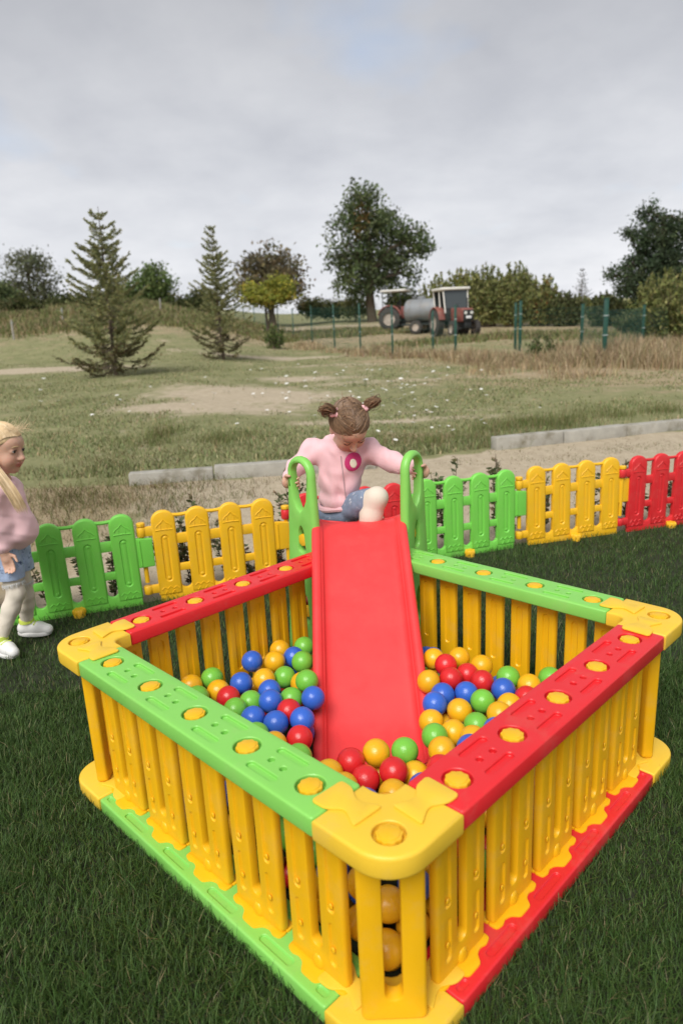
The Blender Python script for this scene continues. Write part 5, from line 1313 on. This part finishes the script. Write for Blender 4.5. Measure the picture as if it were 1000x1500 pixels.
hipL, kneeL = pt(512, 744, 1.00), pt(552, 729, .875); ankL = np.array([kneeL[0] - .058, .895, .490]); hipR = pt(474, 757, 1.04); kneeR = hipR + np.array([0, -.05, -.17]); ankR = np.array([hipR[0], 1.0, .255])
v.chain([hipL, kneeL, ankL], [.056, .040, .028], .015); v.chain([hipR, kneeR, ankR], [.056, .042, .028], .015)
vol_obj(v, 'body', SKIN, p2, skin_col(O2, R2)); face_bits(p2, O2, R2, HBRN, True)
# hoodie
v = Vol(np.minimum(che, pel) - np.array([.34, .26, .16]), np.maximum(neck, pel) + np.array([.34, .22, .12]), .0048)
Rt = np.eye(3)
v.ell(vlerp(neck, che, .55), (.098, .078, .085), Rt, .02); v.ell(vlerp(che, belly, .4), (.094, .084, .085), Rt, .03); v.ell(vlerp(belly, pel, .25) + np.array([0, -.005, 0]), (.090, .084, .055), Rt, .03)
v.cone(vlerp(neck, shR, .3) + np.array([0, 0, -.012]), shR, .050, .049, .03); v.cone(vlerp(neck, shL, .3) + np.array([0, 0, -.012]), shL, .050, .049, .03)
v.chain([shR, elR, vlerp(elR, wR, .72)], [.047, .041, .030], .02); v.chain([shL, elL, vlerp(elL, wL, .72)], [.047, .041, .030], .02)
for q in np.linspace(0, 1, 9):          # hood lying round the neck
    a = rad(-60 + 300 * q); v.ell(neck + np.array([math.sin(a) * .072, .020 + math.cos(a) * .056, .012 + .016 * math.cos(a)]), (.027, .027, .022 + .012 * max(0, math.cos(a))), None, .018)
v.ell(neck + np.array([0, .075, .0]), (.072, .034, .052), None, .02)
v.folds(.0040, 58, 4); v.ell(g2(-.01, 0, .0), (.086, .070, .110), R2, .006, True)
hood = vol_obj(v, 'hoodie', PINK, p2)
hp = vlerp(belly, pel, .62)
m = MB(); m.tube([hp - base2 + np.array([.083 * math.cos(a), .076 * math.sin(a), .004 * math.sin(3 * a)]) for a in np.linspace(0, 6.283, 33)[:-1]], .0125, 8, True); m.build('hem', PINK, hood)
for (e_, w_) in ((elR, wR), (elL, wL)):
    c = vlerp(e_, w_, .74); d = (w_ - e_) / np.linalg.norm(w_ - e_); m = MB(); m.tube([c - d * .010 - base2, c + d * .012 - base2], [.0285, .026], 12); m.build('cuff', PINK, hood)
# zip and round chest patch lie on the hoodie's front
bm_v = np.array([vv.co[:] for vv in hood.data.vertices]) + base2
def front_y(x, z):
    d = (bm_v[:, 0] - x) ** 2 + (bm_v[:, 2] - z) ** 2; k = d < .011 ** 2
    return bm_v[k, 1].min() if k.any() else che[1] - .085
zp = []
for t in np.linspace(0, 1, 9):
    q = pt(499 + 8 * t, 668 + 70 * t, .93); zp.append((q[0] - base2[0], front_y(q[0], q[2]) - .0015 - base2[1], q[2] - base2[2]))
MB().tube(zp, .0022, 5).build('zip', ZIP, hood)
def surf_patch(name, cx, cz, rx, rz_, lift, mat, rot=0.0):
    V = []; F = []; nr, na = 5, 24
    V.append((cx, front_y(cx, cz) - lift, cz))
    for i in range(1, nr + 1):
        for k in range(na):
            a = 2 * math.pi * k / na; lx, lz = rx * i / nr * math.cos(a), rz_ * i / nr * math.sin(a); x = cx + lx * math.cos(rot) - lz * math.sin(rot); z_ = cz + lx * math.sin(rot) + lz * math.cos(rot); V.append((x, front_y(x, z_) - (lift if i < nr else lift * .2), z_))
    for k in range(na): F.append((0, 1 + (k + 1) % na, 1 + k))
    for i in range(nr - 1):
        for k in range(na): a = 1 + i * na + k; b = 1 + i * na + (k + 1) % na; F.append((a, b, b + na, a + na))
    return link(name, mk_mesh(name, [np.array(q) - base2 for q in V], F), mat, hood)
pc_ = pt(517, 677, .93); surf_patch('chest_patch', pc_[0], pc_[2], .035, .040, .005, MAG, rad(-20)); surf_patch('patch_centre', pc_[0] + .001, pc_[2] - .006, .016, .022, .0075, CRM, rad(10))
# shorts and tights
v = Vol(pel - np.array([.16, .30, .30]), pel + np.array([.22, .16, .18]), .0045)
v.ell(pel + np.array([0, 0, -.002]), (.084, .078, .058), None, .02); v.chain([hipL, vlerp(hipL, kneeL, .66)], [.064, .056], .015); v.chain([hipR, vlerp(hipR, kneeR, .6)], [.063, .060], .015); v.folds(.0018, 80, 2); vol_obj(v, 'shorts', DENIM, p2)
v = Vol(np.minimum(ankR, kneeL) - np.array([.12, .10, .06]), np.maximum(hipL, kneeL) + np.array([.1, .1, .12]), .0045)
v.chain([hipL, kneeL], [.056, .0425], .02); v.chain([kneeL, vlerp(kneeL, ankL, .45), ankL], [.0425, .044, .034], .02); v.chain([hipR, kneeR, vlerp(kneeR, ankR, .35), ankR], [.056, .046, .042, .031], .012); vol_obj(v, 'tights', TIGHT, p2)
def shoe(parent, ank, d, mat_up, sole_z, L_=.15, bow=True):
    d = np.array([d[0], d[1], 0.0]); d /= np.linalg.norm(d); sd_ = np.array([-d[1], d[0], 0]); o = np.array(parent.location); c = np.array([ank[0], ank[1], sole_z])
    v = Vol(c - .16, c + .18, .004); v.chain([c - d * .018 + [0, 0, .032], c + d * .055 + [0, 0, .030], c + d * (L_ - .055) + [0, 0, .024]], [.030, .031, .025], .012); v.cone(c - d * .008 + [0, 0, .04], np.array([ank[0], ank[1], sole_z + .068]), .031, .030, .012)
    ax = v.lo[2] + v.h * np.arange(v.n[2]); v.F = np.maximum(v.F, (sole_z + .008 - ax)[None, None, :].astype(np.float32)); sh = vol_obj(v, 'shoe', mat_up, parent)
    P = []; 
    for i in range(24):
        a = 2 * math.pi * i / 24; q = c + d * ((L_ / 2 - .045) + (L_ / 2 + .006) * math.cos(a)) + sd_ * .037 * math.sin(a) * (1 + .12 * math.cos(a)); P.append((q[0] - o[0], q[1] - o[1]))
    m = MB(); m.plate(P, sole_z - o[2], sole_z + .018 - o[2], .004, steps=2); m.build('sole', SHOE, sh)
    if bow:
        m = MB(); m.tube([np.array([ank[0], ank[1], sole_z + .062]) - o, np.array([ank[0], ank[1], sole_z + .082]) - o], [.034, .033], 14); m.build('collar', LIME, sh)
        for k in range(3):
            q = c + d * (.025 + .018 * k) + np.array([0, 0, .066 - .008 * k]); m = MB(); m.tube([q - sd_ * .024 - o, q + [0, 0, .006] - o, q + sd_ * .024 - o], .0032, 5); m.build('lace', LIME, sh)
shoe(p2, ankL, (.15, -1), SHOE, .442, bow=False); shoe(p2, ankR, (0, -1), SHOE, .202, bow=False)
# hair : cap, parting, two looped buns
def hair_cap(O, R, hairline, grow=.006, name='hair', mat=HBRN, parent=None, extra=None, h=.0035):
    v = Vol(O - .17, O + .17, h); v.ell(O + R @ np.array([-.011, 0, .023]), (.088 + grow, .073 + grow, .081 + grow), R, .006)
    if extra: extra(v)
    ax = [v.lo[i] + v.h * np.arange(v.n[i]) for i in range(3)]; P = np.stack(np.meshgrid(*ax, indexing='ij'), -1); q = (P - O) @ R
    cut = hairline(q); v.F = np.maximum(v.F, cut.astype(np.float32)); return vol_obj(v, name, mat, parent)
def line2(q):      # below this surface there is no hair: forehead, ears, nape
    zl = np.interp(q[..., 0], [-.1, -.06, -.02, .03, .075, .1], [-.075, -.06, -.012, .018, .050, .062]); return zl + .10 * np.clip(np.abs(q[..., 1]) - .05, 0, 1) * (q[..., 0] > .02) * -1.2 - q[..., 2]
hair = hair_cap(O2, R2, line2, mat=HBRN, parent=p2)
def on_head(th, ph, gr=.0085):      # th: from the crown down, ph: round from the front to the left
    return O2 + R2 @ (np.array([-.011, 0, .023]) + np.array([(.088 + gr) * math.sin(th) * math.cos(ph), (.073 + gr) * math.sin(th) * math.sin(ph), (.081 + gr) * math.cos(th)]))
S1, S2 = [], []
bunC = {s: O2 + R2 @ np.array([-.030, s * .070, .078]) for s in (-1, 1)}
for s in (-1, 1):
    th1, ph1 = .78, 2.0
    for k in range(150):
        t = k / 149; x0 = .082 - .165 * t + rng.normal(0, .002)                     # start along the parting, comb towards the bun
        if k % 2: st = np.array([x0 * .97, s * .004, .0]); zc = math.sqrt(max(0, 1 - ((st[0] + .0) / .097) ** 2)); a = np.array([st[0] - .011, st[1], .023 + .090 * zc])
        else:
            ph = .15 + 2.4 * t; a = np.array([.092 * math.cos(ph) - .011, s * .078 * math.sin(ph), .030 + .015 * math.cos(ph) * 2 - .035 * t])
        e_ = np.array([-.028, s * .064, .072]) + rng.normal(0, .006, 3); P = []
        for u in np.linspace(0, 1, 7):
            q = a * (1 - u) + e_ * u; cq = q - np.array([-.011, 0, .023]); rr_ = math.sqrt((cq[0] / .0955) ** 2 + (cq[1] / .0805) ** 2 + (cq[2] / .0885) ** 2); f = max(1.0, 1 / max(rr_, .3)) if rr_ < 1 else 1 / rr_
            P.append(O2 + R2 @ (np.array([-.011, 0, .023]) + cq * f * rng.uniform(.997, 1.012)))
        (S1 if k % 3 else S2).append(P)
    # the loop of the bun
    nl = 90; bc_ = bunC[s]; out_d = R2 @ np.array([-.15, s * 1.0, .35]); out_d /= np.linalg.norm(out_d); dn = R2 @ np.array([0, 0, 1.0]); 
    for k in range(nl):
        jr = rng.normal(0, .0065, 3); w_ = rng.uniform(.75, 1.2); P = []
        for a in np.linspace(0, 5.2 + rng.uniform(-.5, .7), 12):
            q = bc_ + out_d * (.022 - .025 * math.cos(a) * w_) + (dn * .025 * math.sin(a) * w_) * (1 if a < 3.5 else .9) + jr + (R2 @ np.array([1, 0, 0])) * (.006 * math.sin(a * 2 + k)); P.append(q)
        (S1 if k % 3 else S2).append(P)
for k in range(60):      # loose flyaway hairs
    a = on_head(rng.uniform(.2, 1.5), rng.uniform(0, 6.28)); d = rng.normal(0, 1, 3); d /= np.linalg.norm(d); S2.append([a, a + d * .012, a + d * .02 + np.array([0, 0, rng.uniform(-.012, .01)])])
strands(p2, 'hair_strands', S1, .0016, HBRN); strands(p2, 'light_hair_strands', S2, .0013, HBRN2)
for s in (-1, 1):
    c = O2 + R2 @ np.array([-.024, s * .064, .070]) - base2
    for k in range(3):
        dd = rng.normal(0, .009, 3); m = MB(); m.sphere(c + dd + np.array([0, -.012, 0]), (.011, .009, .011), 10, 8); m.build('hair_tie', SCR, p2)

# ---- child standing at the fence, facing along it
Y0 = 1.05
O1 = pt(3, 656, Y0); R1 = head_frame((0.97, -0.20, -0.16), rad(-2))
base1 = np.array([pt(20, 800, Y0)[0], Y0, 0.0]); p1_ = empty('person', base1, 0, 'blond girl in pink sweatshirt, denim shorts and cream tights standing by the green panel', 'person')
neck1 = O1 + np.array([-.050, .01, -.155]); che1 = neck1 + np.array([.005, 0, -.115]); bel1 = che1 + np.array([.030, 0, -.095]); pel1 = pt(7, 788, Y0 + .01)
v = Vol(np.minimum(O1, base1) - np.array([.26, .28, .02]), np.maximum(O1, base1) + np.array([.26, .26, .14]), .0045); v.lo[2] = -.01; v.n[2] = int(1.08 / v.h); v.F = np.full(v.n, .5, np.float32)
head_sdf(v, O1, R1); g1 = lambda *p: O1 + R1 @ np.array(p)
v.cone(g1(-.035, 0, -.05), neck1, .040, .046, .015); v.chain([neck1, che1, bel1, pel1], [.055, .075, .078, .075], .03)
shR1, shL1 = neck1 + np.array([.01, -.10, -.045]), neck1 + np.array([.0, .10, -.045]); elR1, wR1 = pt(-4, 772, .96), pt(5, 808, .95); elL1, wL1 = shL1 + np.array([-.07, .03, -.15]), shL1 + np.array([-.08, .02, -.29])
v.cone(neck1 + [0, -.03, -.03], shR1, .036, .035, .02); v.cone(neck1 + [0, .03, -.03], shL1, .036, .035, .02); v.chain([shR1, elR1, wR1], [.034, .028, .019], .012); v.chain([shL1, elL1, wL1], [.034, .028, .019], .012)
def hang_hand(v, w_, d, side, fwd):
    d = np.array(d, float); d /= np.linalg.norm(d); f_ = np.array(fwd, float); f_ -= d * (d @ f_); f_ /= np.linalg.norm(f_); n_ = np.cross(d, f_) * side
    pc = w_ + d * .036; v.ell(pc, (.030, .024, .011), np.stack([d, f_, n_], 1), .008); v.cone(w_, pc, .017, .015, .01)
    for i in range(4):
        b = pc + d * .022 + f_ * (.0185 - .0125 * i); L_ = (.042, .047, .044, .036)[i]; m1 = b + d * L_ * .45 + n_ * .004; m2 = m1 + (d * .8 + n_ * .5) * L_ * .32; m3 = m2 + (d * .5 + n_ * .8) * L_ * .26; v.chain([b - d * .008, m1, m2, m3], [.0068, .0062, .0056, .0048], .0025)
    b = pc - d * .016 + f_ * .020; v.chain([b, b + (d * .6 + f_ * .7) * .022, b + (d * .9 + f_ * .5 + n_ * .2) * .042], [.0085, .0072, .0058], .004)
hang_hand(v, wR1, (.25, -.05, -1), 1, (1, .1, .1)); hang_hand(v, wL1, (.25, .05, -1), -1, (1, 0, .1))
hR, hL = pel1 + [0.005, -.045, -.03], pel1 + [.015, .045, -.03]; kR, aR = pt(24, 868, 1.0), np.array([-1.603, .965, .075]); kL, aL = pt(37, 872, 1.12), np.array([-1.565, 1.15, .075])
v.chain([hR, kR, vlerp(kR, aR, .35), aR], [.050, .033, .033, .022], .015); v.chain([hL, kL, vlerp(kL, aL, .35), aL], [.050, .033, .033, .022], .015)
vol_obj(v, 'body', SKIN, p1_, skin_col(O1, R1)); face_bits(p1_, O1, R1, HBLO, False)
v = Vol(pel1 - np.array([.26, .30, .10]), neck1 + np.array([.26, .30, .12]), .005); Rt = np.eye(3)
v.ell(vlerp(neck1, che1, .5), (.088, .108, .085), Rt, .02); v.ell(che1 + [.0, 0, -.005], (.086, .104, .095), Rt, .05); v.ell(bel1 + [.004, 0, .005], (.096, .104, .095), Rt, .05); v.ell(vlerp(bel1, pel1, .45) + [.008, 0, 0], (.102, .102, .045), Rt, .03)
v.chain([shR1, elR1, vlerp(elR1, wR1, .75)], [.056, .051, .036], .025); v.chain([shL1, elL1, vlerp(elL1, wL1, .75)], [.056, .051, .036], .025); v.folds(.0026, 60, 9)
for q in np.linspace(0, 6.28, 13)[:-1]: v.ell(neck1 + np.array([.058 * math.cos(q) + .008, .056 * math.sin(q), .010 - .016 * math.cos(q)]), (.016, .016, .014), None, .012)
sw = vol_obj(v, 'sweatshirt', PINK2, p1_); hm = vlerp(bel1, pel1, .62)
m = MB(); m.tube([hm - base1 + np.array([.012 + .094 * math.cos(a), .096 * math.sin(a), .004 * math.sin(4 * a)]) for a in np.linspace(0, 6.283, 37)[:-1]], .014, 8, True); m.build('hem', PINK2, sw)
for (e_, w_) in ((elR1, wR1), (elL1, wL1)):
    c = vlerp(e_, w_, .80); d = (w_ - e_) / np.linalg.norm(w_ - e_); m = MB(); m.tube([c - d * .016 - base1, c + d * .014 - base1], [.034, .030], 14); m.build('cuff', PINK2, sw)
v = Vol(pel1 - np.array([.16, .18, .17]), pel1 + np.array([.18, .18, .08]), .005); v.ell(pel1 + [.008, 0, .0], (.082, .090, .055), None, .02); v.cone(hR, vlerp(hR, kR, .60), .062, .060, .012); v.cone(hL, vlerp(hL, kL, .60), .062, .060, .012); v.folds(.002, 75, 3); so = vol_obj(v, 'shorts', DENIM2, p1_)
m = MB(); m.tube([pel1 - base1 + np.array([.008 + .083 * math.cos(a), .091 * math.sin(a), .026]) for a in np.linspace(0, 6.283, 37)[:-1]], .0125, 8, True); m.build('waistband', NAVY, so)
for (h_, k_) in ((hR, kR), (hL, kL)):       # frayed hems
    c = vlerp(h_, k_, .60); d = (k_ - h_) / np.linalg.norm(k_ - h_); Fp = []
    e1 = np.cross(d, [0, 1, 0]); e1 /= np.linalg.norm(e1); e2 = np.cross(d, e1)
    c2 = c + d * .044
    for a in np.linspace(0, 6.283, 90): 
        q = c2 + (e1 * math.cos(a) + e2 * math.sin(a)) * .046; Fp.append([q - d * .008, q + d * rng.uniform(.004, .014) + rng.normal(0, .003, 3)])
    strands(p1_, 'frayed_hem', Fp, .0018, SHOE)
v = Vol(np.minimum(aR, aL) - np.array([.12, .12, .06]), np.maximum(hR, hL) + np.array([.12, .14, .06]), .005); v.chain([hR, kR, vlerp(kR, aR, .35), aR], [.054, .037, .037, .026], .015); v.chain([hL, kL, vlerp(kL, aL, .35), aL], [.054, .037, .037, .026], .015); v.folds(.0009, 120, 6); vol_obj(v, 'tights', TIGHT, p1_)
shoe(p1_, aR, (.75, -.55), SHOE, .012, .15); shoe(p1_, aL, (1, -.06), SHOE, .012, .15)
def line1(q):
    zl = np.interp(q[..., 0], [-.1, -.06, -.02, .03, .075, .1], [-.085, -.07, -.005, .020, .052, .060]); return zl - q[..., 2]
hair_cap(O1, R1, line1, mat=HBLO, parent=p1_, grow=.0065)
S1, S2, S3 = [], [], []
h1 = lambda x, y, z: O1 + R1 @ np.array([x, y, z])
for k in range(260):       # combed back from the forehead
    s = rng.choice([-1, 1]) if k > 60 else -1; t = rng.uniform(0, 1); yy = s * .078 * t; P = []
    x0 = .075 - .05 * t ** 2
    for u in np.linspace(0, 1, 8):
        q = np.array([x0 - (x0 + .09) * u, yy * (1 - .2 * u), .05 - .04 * u - .02 * t]); cq = q - np.array([-.011, 0, .023]); cq[2] = max(cq[2], -.06); n_ = math.sqrt((cq[0] / .096) ** 2 + (cq[1] / .081) ** 2)
        zz_ = .089 * math.sqrt(max(0.0, 1 - min(.999, n_ ** 2))) if n_ < 1 else 0
        if n_ > .98: cq[:2] *= .98 / n_
        cq[2] = zz_ * (1 - .0 * u) if t < .75 else min(zz_, .03 - .05 * u); P.append(h1(*(np.array([-.011, 0, .023]) + cq * rng.uniform(.998, 1.015))))
    (S1 if k % 2 else S2).append(P)
lock = [pt(-12, 672, .98), pt(-4, 690, .965), pt(7, 705, .945), pt(17, 720, .93), pt(26, 735, .925), pt(32, 746, .925)]
for k in range(230):       # the long lock falling over the shoulder onto the chest
    j = np.clip(rng.normal(0, 1, 3), -1.4, 1.4); P = []; end = rng.uniform(.8, 1.05)
    for u in np.linspace(0, end, 10):
        f = min(u, .999) * 5; i = int(f); q = vlerp(lock[i], lock[i + 1], f - i) if u <= 1 else lock[5] + (lock[5] - lock[4]) * (u - 1) * 5; wd = .009 + .008 * math.sin(min(1, u) * 2.4); P.append(q + j * wd * np.array([1, .5, .6]) + np.array([0, .0, .003 * math.sin(u * 9 + k)]))
    (S1 if k % 3 else S2).append(P)
for k in range(90):        # wisps above the forehead
    a = h1(.06 + rng.normal(0, .02), rng.normal(0, .03), .088 + rng.normal(0, .006)); d = np.array([.8, rng.normal(0, .3), rng.normal(.25, .4)]); S3.append([a, a + d * .012, a + d * .024 + [0, 0, rng.uniform(-.006, .012)], a + d * rng.uniform(.03, .05) + [0, 0, rng.uniform(-.02, .016)]])
strands(p1_, 'hair_strands', S1, .0017, HBLO); strands(p1_, 'light_hair_strands', S2, .0011, HBLO2); strands(p1_, 'wispy_hair', S3, .0006, HBLO2)
